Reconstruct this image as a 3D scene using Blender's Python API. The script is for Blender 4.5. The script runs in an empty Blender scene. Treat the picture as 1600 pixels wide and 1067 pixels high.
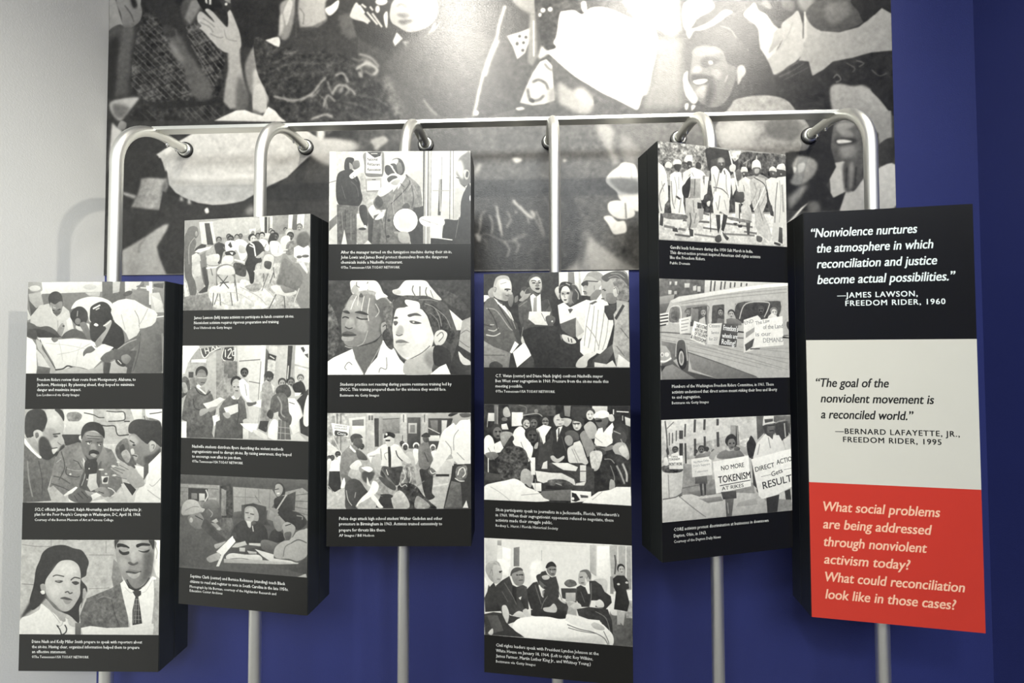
import bpy, bmesh, math, os
import numpy as np
from mathutils import Vector, Matrix

# ------------------------------------------------------------------ camera
C = bpy.context.scene.collection
sc = bpy.context.scene
EYE = 1.55                                   # camera height above the floor
cam_d = bpy.data.cameras.new('camera'); cam = bpy.data.objects.new('camera', cam_d); C.objects.link(cam)
YAW, PITCH, ROLL, FPX = -0.0384147, 0.0244239, -0.0032344, 652.286
cy, sy, cp, sp = math.cos(YAW), math.sin(YAW), math.cos(PITCH), math.sin(PITCH)
fwd = Vector((sy*cp, cy*cp, sp)); r0 = Vector((cy, -sy, 0)); u0 = r0.cross(fwd)
rt = math.cos(ROLL)*r0 + math.sin(ROLL)*u0; up = -math.sin(ROLL)*r0 + math.cos(ROLL)*u0
M = Matrix((rt, up, -fwd)).transposed().to_4x4(); M.translation = Vector((0.10076, -1.53425, EYE))
cam.matrix_world = M
cam_d.sensor_width = 36; cam_d.sensor_fit = 'HORIZONTAL'; cam_d.lens = FPX/1600*36; cam_d.clip_start = 0.02
sc.camera = cam

# ------------------------------------------------------------------ world, lamps, exposure
w = bpy.data.worlds.new('world'); sc.world = w; w.use_nodes = True
w.node_tree.nodes['Background'].inputs[0].default_value = (0.5, 0.52, 0.55, 1)
w.node_tree.nodes['Background'].inputs[1].default_value = 0.15
sc.view_settings.view_transform = 'Standard'; sc.view_settings.look = 'None'
sc.view_settings.exposure = -0.36; sc.view_settings.gamma = 1.0; sc.view_settings.use_curve_mapping = False
def spot(name, loc, aim, power, size=75, blend=0.7, rad=0.05, col=(1.0, 0.955, 0.86)):
    d = bpy.data.lights.new(name, 'SPOT'); d.energy = power; d.spot_size = math.radians(size)
    d.spot_blend = blend; d.shadow_soft_size = rad; d.color = col
    o = bpy.data.objects.new(name, d); C.objects.link(o); o.location = loc
    o.rotation_euler = (Vector(aim)-Vector(loc)).to_track_quat('-Z', 'Y').to_euler(); return o
def area(name, loc, aim, power, sx, sy_, col=(1.0, 0.98, 0.94)):
    d = bpy.data.lights.new(name, 'AREA'); d.energy = power; d.shape = 'RECTANGLE'; d.size = sx; d.size_y = sy_; d.color = col
    o = bpy.data.objects.new(name, d); C.objects.link(o); o.location = loc
    o.rotation_euler = (Vector(aim)-Vector(loc)).to_track_quat('-Z', 'Y').to_euler(); return o
spot('track_spot', (-0.40, -1.40, EYE+2.50), (-0.20, 0, EYE+0.90), 250, 68, 1.0, .04)
spot('track_spot', (0.88, -1.30, EYE+2.42), (0.54, 0, EYE+1.25), 170, 50, 1.0, .04)
spot('track_spot', (0.80, -1.10, EYE+2.70), (0.05, 0, EYE+0.3), 38, 88, 1.0, .04)
spot('track_spot', (1.60, -1.40, EYE+2.50), (0.00, 0, EYE+0.45), 215, 74, 1.0, .04)
area('overhead_fill', (0.0, -4.3, EYE+2.78), (0.0, -3.7, 0.0), 620, 2.9, 3.6, (0.97, 1.0, 0.98))  # added unseen fill standing in for general gallery lighting, not a known fixture
spot('wall_fill', (-1.20, -3.6, EYE+2.5), (1.70, -0.7, EYE-0.2), 330, 46, 1.0, .20, (0.97, 1.0, 0.98))  # added unseen fill, lifts the right wall and the boards' left sides
spot('wall_fill', (1.45, -3.8, EYE+1.5), (-1.5, -0.75, EYE-0.35), 1050, 44, 1.0, .40, (0.97, 1.0, 0.98))  # added unseen fill, brightens the white left wall

# ------------------------------------------------------------------ helpers
def tag(o, label=None, cat=None, group=None, kind=None):
    if label: o['label'] = label
    if cat: o['category'] = cat
    if group: o['group'] = group
    if kind: o['kind'] = kind
    return o
def empty(name, loc, rz=0):
    o = bpy.data.objects.new(name, None); C.objects.link(o); o.location = loc; o.rotation_euler = (0, 0, rz)
    o.empty_display_size = 0.05; return o
def obj(name, bm, mat, parent=None, smooth=False):
    me = bpy.data.meshes.new(name); bm.normal_update(); bm.to_mesh(me); bm.free()
    for m in (mat if isinstance(mat, (list, tuple)) else [mat]): me.materials.append(m)
    if smooth:
        for f in me.polygons: f.use_smooth = True
    o = bpy.data.objects.new(name, me); C.objects.link(o)
    if parent: o.parent = parent
    return o
def box(bm, x0, x1, y0, y1, z0, z1, bevel=0):
    r = bmesh.ops.create_cube(bm, size=1, matrix=Matrix.Translation(((x0+x1)/2, (y0+y1)/2, (z0+z1)/2)) @ Matrix.Diagonal((x1-x0, y1-y0, z1-z0, 1)))
    if bevel:
        es = {e for v in r['verts'] for e in v.link_edges}
        bmesh.ops.bevel(bm, geom=list(es), offset=bevel, segments=2, affect='EDGES', profile=.6)
    return bm
def prism(bm, pts, z0, z1):
    a = [bm.verts.new((x, y, z0)) for x, y in pts]; b = [bm.verts.new((x, y, z1)) for x, y in pts]
    n = len(pts)
    for i in range(n): bm.faces.new((a[i], a[(i+1) % n], b[(i+1) % n], b[i]))
    bm.faces.new(a[::-1]); bm.faces.new(b)
    return bm
def sweep(bm, path, r, n=28, cap=True):
    rings = []
    P = [Vector(p) for p in path]; t0 = (P[1]-P[0]).normalized(); X = Vector((1, 0, 0))
    for i, p in enumerate(P):
        t = ((P[min(i+1, len(P)-1)]-P[max(i-1, 0)])).normalized()
        N = t.cross(X).normalized()
        rings.append([bm.verts.new(p + r*(math.cos(a)*X + math.sin(a)*N)) for a in [2*math.pi*k/n for k in range(n)]])
    for a, b in zip(rings, rings[1:]):
        for k in range(n): bm.faces.new((a[k], a[(k+1) % n], b[(k+1) % n], b[k]))
    if cap: bm.faces.new(rings[0][::-1]); bm.faces.new(rings[-1])
    return bm
def lathe_y(bm, prof, cx, cz, n=32):                    # prof: list of (radius, y), turned about an axis along y
    rings = [[bm.verts.new((cx+r*math.cos(a), y, cz+r*math.sin(a))) for a in [2*math.pi*k/n for k in range(n)]] for r, y in prof]
    m = len(rings)
    for i in range(m):
        a, b = rings[i], rings[(i+1) % m]
        for k in range(n): bm.faces.new((a[k], b[k], b[(k+1) % n], a[(k+1) % n]))
    bmesh.ops.recalc_face_normals(bm, faces=bm.faces)
    return bm

# ------------------------------------------------------------------ materials
def mat(name, col, rough=0.5, metal=0.0, spec=0.5, noise=0, nscale=60, bump=0, bscale=300, coat=0):
    m = bpy.data.materials.new(name); m.use_nodes = True; nt = m.node_tree; b = nt.nodes['Principled BSDF']
    b.inputs['Base Color'].default_value = (*col, 1); b.inputs['Roughness'].default_value = rough
    b.inputs['Metallic'].default_value = metal; b.inputs['Specular IOR Level'].default_value = spec
    if coat: b.inputs['Coat Weight'].default_value = coat; b.inputs['Coat Roughness'].default_value = 0.25
    tc = nt.nodes.new('ShaderNodeTexCoord')
    if noise:
        n = nt.nodes.new('ShaderNodeTexNoise'); n.inputs['Scale'].default_value = nscale; n.inputs['Detail'].default_value = 6
        nt.links.new(tc.outputs['Object'], n.inputs['Vector'])
        mx = nt.nodes.new('ShaderNodeMix'); mx.data_type = 'RGBA'
        mx.inputs['A'].default_value = (*[c*(1-noise) for c in col], 1); mx.inputs['B'].default_value = (*[min(1, c*(1+noise)) for c in col], 1)
        nt.links.new(n.outputs['Fac'], mx.inputs['Factor']); nt.links.new(mx.outputs['Result'], b.inputs['Base Color'])
    if bump:
        n = nt.nodes.new('ShaderNodeTexNoise'); n.inputs['Scale'].default_value = bscale; n.inputs['Detail'].default_value = 4
        nt.links.new(tc.outputs['Object'], n.inputs['Vector'])
        bp = nt.nodes.new('ShaderNodeBump'); bp.inputs['Strength'].default_value = bump; bp.inputs['Distance'].default_value = 0.002
        nt.links.new(n.outputs['Fac'], bp.inputs['Height']); nt.links.new(bp.outputs['Normal'], b.inputs['Normal'])
    return m
M_white = mat('white_wall_paint', (0.76, 0.75, 0.70), 0.55, noise=.03, nscale=5, bump=.25, bscale=220)
M_blue = mat('blue_wall_paint', (0.025, 0.033, 0.145), 0.42, noise=.10, nscale=3, bump=.3, bscale=260)
M_dark = mat('dark_paint', (0.13, 0.13, 0.14), 0.7, noise=.05)
M_floor = mat('floor_carpet', (0.22, 0.21, 0.20), 0.95, noise=.3, nscale=400, bump=.5)
M_alu = mat('satin_aluminium', (0.86, 0.86, 0.81), 0.42, metal=1.0, noise=.03, nscale=400, bump=.05, bscale=900)
M_steel = mat('bright_screw_steel', (0.8, 0.8, 0.78), 0.18, metal=1.0)
M_rubber = mat('black_rubber', (0.012, 0.012, 0.012), 0.45)
M_body = mat('black_laminate_sides', (0.016, 0.018, 0.018), 0.40, spec=.5, noise=.2, nscale=30, bump=.04, bscale=120)
M_face = mat('black_printed_face', (0.007, 0.007, 0.006), 0.27, spec=.5, noise=.1, nscale=40)
M_txt = mat('white_print', (0.66, 0.66, 0.62), 0.5)
M_txt2 = mat('pale_blue_white_print', (0.72, 0.78, 0.76), 0.5)
M_ink = mat('black_print', (0.012, 0.012, 0.01), 0.5)
M_cream = mat('cream_printed_face', (0.60, 0.585, 0.51), 0.40, noise=.02, nscale=8)
M_red = mat('red_printed_face', (0.53, 0.038, 0.022), 0.40, noise=.05, nscale=8)
M_peach = mat('peach_print', (0.85, 0.50, 0.34), 0.5)
_g = {}
def grey(v):
    v = round(v/100, 2)
    if v not in _g:
        l = ((v+.055)/1.055)**2.4 if v > .04 else v/12.92
        _g[v] = mat('sign_ink', (l, l, l*.95), 0.45)
    return _g[v]
def picture_mat(name, arr, rough=0.36, weave=0.0, lo=0.0, hi=1.0, tint=(1, 1, 1)):
    h, wd = arr.shape
    img = bpy.data.images.new(name, wd, h, alpha=False)          # painted by the code below, no file is read
    px = np.ones((h, wd, 4), np.float32); a = np.clip(lo+(hi-lo)*arr, 0, 1)[::-1]
    for k in range(3): px[:, :, k] = a*tint[k]
    img.pixels.foreach_set(px.ravel()); img.update(); img.pack()
    m = mat(name, (.5, .5, .5), rough); nt = m.node_tree; b = nt.nodes['Principled BSDF']
    t = nt.nodes.new('ShaderNodeTexImage'); t.image = img; t.interpolation = 'Cubic'
    uv = nt.nodes.new('ShaderNodeUVMap'); uv.uv_map = 'print'
    nt.links.new(uv.outputs['UV'], t.inputs['Vector']); nt.links.new(t.outputs['Color'], b.inputs['Base Color'])
    if weave:
        tc = nt.nodes.new('ShaderNodeTexCoord'); mp = nt.nodes.new('ShaderNodeMapping')
        mp.inputs['Scale'].default_value = (160, 160, 520); nt.links.new(tc.outputs['Object'], mp.inputs['Vector'])
        n = nt.nodes.new('ShaderNodeTexNoise'); n.inputs['Scale'].default_value = 1.0; n.inputs['Detail'].default_value = 3
        nt.links.new(mp.outputs['Vector'], n.inputs['Vector'])
        bp = nt.nodes.new('ShaderNodeBump'); bp.inputs['Strength'].default_value = weave; bp.inputs['Distance'].default_value = 0.0015
        nt.links.new(n.outputs['Fac'], bp.inputs['Height']); nt.links.new(bp.outputs['Normal'], b.inputs['Normal'])
    return m
def print_plate(name, x0, x1, yf, yb, z0, z1, m, parent=None):   # thin plate whose front (-y) carries the picture
    bm = bmesh.new(); uvl = bm.loops.layers.uv.new('print')
    box(bm, x0, x1, yf, yb, z0, z1)
    for f in bm.faces:
        for l in f.loops:
            co = l.vert.co; l[uvl].uv = ((co.x-x0)/(x1-x0), (co.z-z0)/(z1-z0))
    return obj(name, bm, m, parent)

def _catmull(P,closed,n=5):
    P=np.asarray(P,float);N=len(P)
    if closed: A=np.vstack([P[-1],P,P[0],P[1]]);seg=N
    else: A=np.vstack([P[0],P,P[-1]]);seg=N-1
    out=[]
    for t in np.arange(n)/n:
        p0,p1,p2,p3=A[:seg],A[1:seg+1],A[2:seg+2],A[3:seg+3]
        out.append(.5*(2*p1+(p2-p0)*t+(2*p0-5*p1+4*p2-p3)*t*t+(3*p1-p0-3*p2+p3)*t**3))
    r=np.stack(out,1).reshape(-1,2)
    return r if closed else np.vstack([r,P[-1]])
def _stroke(P,w):
    P=np.asarray(P,float);d=np.gradient(P,axis=0);L=np.hypot(d[:,0],d[:,1])+1e-9
    n=np.stack([-d[:,1]/L,d[:,0]/L],1)*w/2
    return np.vstack([P+n,(P-n)[::-1]])
def _blur(m,r):
    k=int(max(1,round(r)))
    for _ in range(2):
        for ax in (0,1):
            p=np.pad(m,[(k+1,k) if a==ax else (0,0) for a in (0,1)],mode='edge')
            c=np.cumsum(p,axis=ax)
            m=(np.take(c,range(2*k+1,c.shape[ax]),ax)-np.take(c,range(0,c.shape[ax]-2*k-1),ax))/(2*k+1)
    return m
def _cover(P,h,w,pad):
    x0=max(0,int(P[:,0].min())-1-pad);x1=min(w,int(P[:,0].max())+2+pad)
    y0=max(0,int(P[:,1].min())-1-pad);y1=min(h,int(P[:,1].max())+2+pad)
    if x1<=x0 or y1<=y0: return None
    S=3;W=(x1-x0)*S;H=(y1-y0)*S
    X=(P[:,0]-x0)*S;Y=(P[:,1]-y0)*S
    T=np.zeros((H,W+1),np.float32)
    Xa,Ya,Xb,Yb=X,Y,np.roll(X,-1),np.roll(Y,-1)
    for xa,ya,xb,yb in zip(Xa,Ya,Xb,Yb):
        s=1
        if ya>yb: xa,ya,xb,yb,s=xb,yb,xa,ya,-1
        a=max(0,int(np.ceil(ya-.5)));b=min(H,int(np.ceil(yb-.5)))
        if b<=a: continue
        r=np.arange(a,b);xx=xa+(r+.5-ya)/(yb-ya)*(xb-xa)
        T[r,np.clip(np.ceil(xx-.5).astype(int),0,W)]+=s
    M=(np.cumsum(T,1)[:,:W]!=0).astype(np.float32)
    return x0,y0,x1,y1,M.reshape(y1-y0,S,x1-x0,S).mean((1,3))
def _noise(rng,h,w,f):
    a=rng.standard_normal((h//f+3,w//f+3)).astype(np.float32)
    a=np.kron(a,np.ones((f,f),np.float32))
    return _blur(a,f*.6)[:h,:w] if f>1 else a[:h,:w]
def paint(txt,w,h,grain=1.5,seed=1):
    """draws a grey print from a shape list given in thousandths of its width and height"""
    rng=np.random.default_rng(seed);I=np.full((h,w),.5,np.float32)
    n1=_noise(rng,h,w,3)*.8+_noise(rng,h,w,1)*.35;n2=_noise(rng,h,w,9)
    sx,sy=w/1000,h/1000
    for ln in txt.strip().split('\n'):
        t=ln.split();c=t[0][0];g=t[0][1:];nz=bl=0.
        if '*' in g: g,nz=g.split('*');nz=float(nz)
        if '~' in g: g,bl=g.split('~');bl=float(bl)
        g=float(g)/100;v=[float(a) for a in t[1:]]
        if c=='b': I[:]=g+nz/100*(n1+n2)*.7;continue
        if c in 'ps': P=np.array(v).reshape(-1,2)
        elif c=='e':
            a=np.arange(18)*np.pi/9;r=np.radians(v[4]) if len(v)>4 else 0
            P=np.stack([v[0]+v[2]*np.cos(a)*np.cos(r)-v[3]*np.sin(a)*np.sin(r)*h/w*1.,v[1]+v[2]*np.cos(a)*np.sin(r)*w/h+v[3]*np.sin(a)*np.cos(r)],1)
        else: P=np.array(v[1:]).reshape(-1,2)
        P=P*[sx,sy]
        if c=='s': P=_catmull(P,1)
        if c=='c': P=_catmull(P,0)
        if c in 'lc': P=_stroke(P,max(v[0]*sx,.9))
        b=bl*sx;q=_cover(P,h,w,int(b*2.5)+1)
        if q is None: continue
        x0,y0,x1,y1,M=q
        if b>.5: M=_blur(M,b)
        col=g+(max(nz,1.6)/100*(n1+n2*.7))[y0:y1,x0:x1]
        if c in 'pse' and (x1-x0)*(y1-y0)>150:
            a=rng.uniform(-.035,.035);q=rng.uniform(.02,.06)*(1 if g>.3 else .4)
            col=col+a*np.linspace(-1,1,x1-x0)[None,:]-q*np.linspace(-1,1,y1-y0)[:,None]
        I[y0:y1,x0:x1]+=(col-I[y0:y1,x0:x1])*M
    I=_blur(I,1) if w>500 else I
    I+=grain/100*n1
    return np.clip(I,0,1)

ART={}
ART[1,0]="""
b50
p84 1 -5 558 -5 546 110 101 141 3 68
e76 455 57 49 31
p62 -13 -5 99 5 107 89 73 130 17 99
e80 51 68 42 31
p47 101 130 546 110 547 193 355 297 301 401 147 360
p72 421 120 532 110 526 162 449 151
p66 4 130 94 110 118 255 63 287 20 235
p33 5 193 63 287 131 235 78 380 30 380
p78 0 297 30 401 3 422
p42 544 -5 621 -5 623 120 665 130 676 -5 711 -5 720 151 714 203 624 235 547 172
p72 621 -5 676 -5 671 110 623 130
p80 711 -5 836 -5 796 89 713 130
l45 10.4 796 57 879 26
p50 761 78 908 130 910 287 756 183
p55 850 -5 1003 -5 999 172 852 89
l85 24.4 899 -5 903 255
p38 920 26 997 16 991 78 921 57
l86 7.0 824 68 921 78
p88 865 47 900 47 901 110 873 99
e36 734 130 35 26 -20
p72 894 130 963 120 993 255 994 339 911 339
l90 7.0 946 391 1002 380
p78 908 151 979 214 1001 339 939 339
p45 953 401 1002 422 997 567 970 567
s83 320 297 353 214 422 172 491 162 561 183 618 235 626 339 607 422 468 443 446 380 410 318 354 287
p74 23 380 90 255 166 235 264 266 306 318 329 443 331 526 304 567 249 598 206 547 80 484 24 463
s28 151 172 171 120 212 104 247 141 259 224 257 276 224 370 203 360 174 297 159 235
s52 166 224 201 245 235 214 256 224 251 318 224 370 196 349 174 287
l24 9.7 181 308 209 318 243 297
e38 216 334 28 26
l70 7.0 187 276 208 287
p80 166 235 189 339 231 401 285 318 264 266 300 360 273 422 232 412 175 339
l60 5.6 225 422 227 526
s55 253 453 275 484 262 567 242 609 220 547
e30 268 484 8 10
p82 287 422 321 380 345 526 303 547
s78 358 484 399 463 455 463 463 567 428 547 372 526
s34 -4 443 52 463 80 495 150 484 206 526 242 588 263 609 193 598 82 588 13 609 -2 547
s25 39 515 123 526 207 578 235 609 96 609
s30 11 515 67 536 69 630 13 588
s36 289 547 344 515 400 547 457 609 444 630 360 609 263 619 262 588
s26 327 318 361 276 403 276 438 328 443 401 420 474 372 484 329 422 314 370
c60 7.0 369 318 366 380
e50 371 432 21 36
s46 385 463 426 443 463 547 471 619 444 630 414 547
s25 459 339 465 276 506 235 548 219 590 245 619 318 627 422 608 505 552 484 496 463 461 422
l88 11.1 480 297 534 255
l78 9.0 501 308 528 287
s24 468 443 566 463 634 422 691 505 714 609 709 733 640 754 583 692 485 650 463 567
s88 489 474 503 453 524 474 511 489
s62 500 671 540 588 580 515 566 474 607 422 621 443 601 526 568 619 528 712
c82 9.7 559 484 586 463 614 422
p82 624 235 666 203 721 188 784 203 868 276 931 318 953 360 940 443 899 505 823 515 831 567 749 640 727 567 691 505 642 443 612 339
c58 5.6 786 318 815 401 823 505
c66 5.6 883 297 843 422 816 484
c65 4.9 689 360 719 526
p42 830 526 913 484 954 422 983 526 993 775 990 1002 768 1002 752 878 792 733 790 630
c32 7.0 831 567 820 775 782 981
p36 942 567 984 588 996 981 941 981
p83 76 609 180 609 235 630 346 619 471 640 528 692 569 681 639 718 598 775 551 857 477 971 421 940 338 919 283 961 221 961 198 878 155 775 111 671
c70 4.2 225 795 362 754 472 671
c70 4.2 267 857 251 733 236 650
c72 3.5 365 919 377 775 403 671
c70 3.5 139 671 292 692 431 733
s45 180 619 221 609 229 640 201 661
s42 418 764 452 712 500 702 508 733 474 775 439 785 419 816
l92 11.1 483 697 508 733
p54 500 671 540 598 555 681 514 723
s40 544 837 585 775 667 733 735 650 824 588 832 650 778 733 696 816 627 857 600 899 558 868
c62 7.0 654 754 735 671 804 630
p33 639 733 751 754 806 754 768 1002 727 1002 725 919 684 899 641 837
p65 600 899 648 857 740 940 734 1002 595 1002
e26 690 888 42 31 30
c88 5.6 669 857 697 899
s50 696 816 737 795 766 837 739 899 704 878
p28 572 878 621 888 609 1002 561 1002
p68 221 971 366 930 449 961 504 940 559 878 567 1000 201 1000
c25 9.7 214 961 269 950 303 919 338 930
c30 5.6 97 630 141 775 213 940
s66 69 630 111 671 113 733 156 816 214 961 214 992 173 992 128 816 85 733
p87 -1 598 41 630 70 692 83 1002 0 1002
p78 71 733 114 795 157 899 179 940 88 919
p40 82 919 179 940 173 1002 76 1002
"""
ART[1,1]="""
b68*5
p82 281 -1 499 0 500 152 378 232 283 252
s52*8 308 50 376 30 418 70 391 131 323 131
p76 309 131 418 131 556 253 392 283 283 272
c28 6.8 431 40 499 61 541 91 581 91
p78*4 594 10 717 31 732 112 705 142 595 132
c26 6.8 594 21 663 31 717 31 731 72 718 122 609 132
c24 8.2 725 132 766 133
p82 771 1 853 1 854 113 800 133
p70*4 664 152 766 153 761 295 679 274
c24 7.5 555 172 596 182 657 183 672 254 692 284 761 274
p88 874 2 997 2 998 154 937 143 881 72
l35 6.8 868 72 882 133
c30 6.8 908 52 963 42 997 32
s45*8 882 93 964 113 991 154 923 154
p74*4 557 375 680 375 667 476 598 436
s25 219 -1 267 9 288 70 282 131 240 70
p85 282 151 303 181 289 212
p28 270 272 413 273 406 313 420 374 298 394 291 333
s26 2 109 22 28 76 -2 131 9 159 69 166 150 153 231 106 251 65 291 25 312 4 251
s70 151 9 213 9 268 90 289 171 283 252 270 313 298 373 298 414 257 434 244 495 189 434 147 312 153 191 166 110
s78~14 172 49 227 49 255 130 200 171
s60~7 146 211 214 211 229 292 175 353 140 292
s74 65 251 92 221 126 241 133 292 107 342 79 332
s45 79 261 99 251 106 292 86 312
s60 25 312 65 312 93 352 121 474 53 393
s26~4 133 292 175 332 203 414 244 454 271 394 298 384 285 454 231 515 177 555 122 514 107 413 107 332
s78 203 434 230 414 244 434 217 484
l30 6.8 203 424 244 414
l28 9.5 208 272 263 262
e35 229 292 17 12
c45 5.5 243 353 257 373 271 383
s88 4 311 25 352 80 453 129 514 108 524 53 453 5 372
p40*4 -2 372 53 453 108 524 177 555 231 495 231 576 205 717 179 859 208 981 3 1000
c52 10.2 27 554 42 757 71 940
c30 6.8 109 555 138 757 139 920
p46*4 224 555 258 454 312 394 393 354 475 394 557 395 639 436 681 557 710 720 725 801 671 902 631 942 548 901 384 860 303 931 220 819 193 839
c30 6.8 271 454 300 616 260 758
c32 8.2 219 717 274 738 343 799
c32 6.8 206 798 288 839 343 880
c62 5.5 238 576 272 535
s34 394 414 422 516 463 597 505 658 545 577 571 456 560 699 548 861 466 881 411 840 424 718 437 637
p52 367 516 407 374 435 475 464 678 423 617 395 576 361 556
p50 544 415 571 375 626 517 613 557 559 557 519 678 505 658 531 537
c70 4.8 422 556 450 658 444 739 425 820
l25 5.5 361 546 395 566 423 637
c28 6.8 314 617 314 698 383 728 410 718
c60 5.5 314 637 369 657 423 658
p80 429 516 456 577 464 658 444 658
s25 449 556 531 557 532 678 492 759 451 698
e85 477 567 5 8
e85 478 638 5 8
e82 465 754 5 8
p72 478 698 533 688 533 780 548 841 493 881 466 820
e82 342 698 8 10
s24 413 313 419 212 452 152 500 137 555 162 583 233 584 314 570 294 515 233 447 253 434 313
s44 420 334 440 263 487 243 556 273 577 314 571 415 558 476 531 537 490 557 449 516 421 435
s58~7 447 253 515 243 556 284 543 314 461 313
c28 4.8 454 283 502 293 563 294
c28 4.8 461 313 502 314 550 324
s56~5 489 374 516 374 530 435 496 455 482 415
e90 472 369 11 11
e25 475 364 5 9
e85 550 385 9 10
e22 554 381 5 9
l24 7.5 447 349 495 344
l24 7.5 529 359 570 354
s22 476 455 503 435 544 456 544 486 503 476 476 496
s62 483 486 510 476 531 496 510 516
s26 449 496 477 536 531 526 518 577 477 577
s80 399 293 413 283 413 333 400 323
s38 350 880 398 840 439 860 494 911 508 942 481 1002 372 992 330 941
c24 5.5 398 901 440 962
c24 5.5 425 880 474 952
c24 5.5 371 921 399 982
s56 452 870 507 901 508 942 473 921
p82 494 921 535 891 569 922 508 972
s52 521 861 575 831 616 861 630 922 590 942 562 901 534 881
c24 5.5 548 881 589 902
p85 303 931 357 900 398 840 384 830 330 880 296 920
c80 6.8 616 841 650 861 671 902 644 932
p84 330 961 385 1002 344 1002
p80 508 982 590 962 631 1003 495 1003
p70 658 902 726 882 726 963 672 963
e80 566 648 20 10
e75 601 694 10 10
p78 567 719 622 719 616 800 575 800
s25 588 739 615 729 609 780 581 780
s38*6 666 416 707 335 747 315 775 376 776 457 818 538 805 639 736 578 681 517
s28 694 416 721 375 735 436 708 477
s60*5 708 477 748 436 777 517 750 578
s25 760 254 760 173 793 123 841 108 909 123 991 154 1001 397 966 376 925 336 885 396 843 335 801 274
s50 761 295 801 264 857 335 898 376 939 356 994 417 988 498 941 538 887 619 846 599 804 558 790 497 776 457 762 376
s66~7 761 295 802 285 830 356 789 396 761 355
s74 776 436 796 426 804 477 783 487
s60 797 487 831 497 818 548 804 538
l22 7.5 768 335 802 366
e24 799 386 11 10
c24 6.8 790 492 824 507
s68 912 376 939 346 959 376 946 437 919 457
c35 5.5 925 386 946 386 940 427
s30~7 872 518 940 478 994 417 968 559 900 599
p84 900 599 994 458 1000 995 809 994 808 923 861 802 889 802
c60 4.8 916 802 944 822 997 741
p34 873 599 907 579 908 680 875 761 867 700
p82 805 599 873 619 874 741 833 680
c62 5.5 903 863 958 924 1000 964
p72 711 801 779 781 821 882 809 994 768 994 739 902
s60 681 557 709 558 750 598 791 619 833 680 875 761 875 822 807 842 766 781 738 740 683 720 642 719 656 699 710 720 641 648 641 628 724 679 641 618 655 598 737 639 764 639 695 588
c35 4.1 648 638 724 689
c35 4.1 648 618 737 659
c35 4.1 669 720 752 750
c35 4.1 695 598 764 649
e78 662 709 14 10
e78 655 613 14 10
e78 688 568 12 10
p22 725 781 779 801 821 862 794 923
"""
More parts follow.
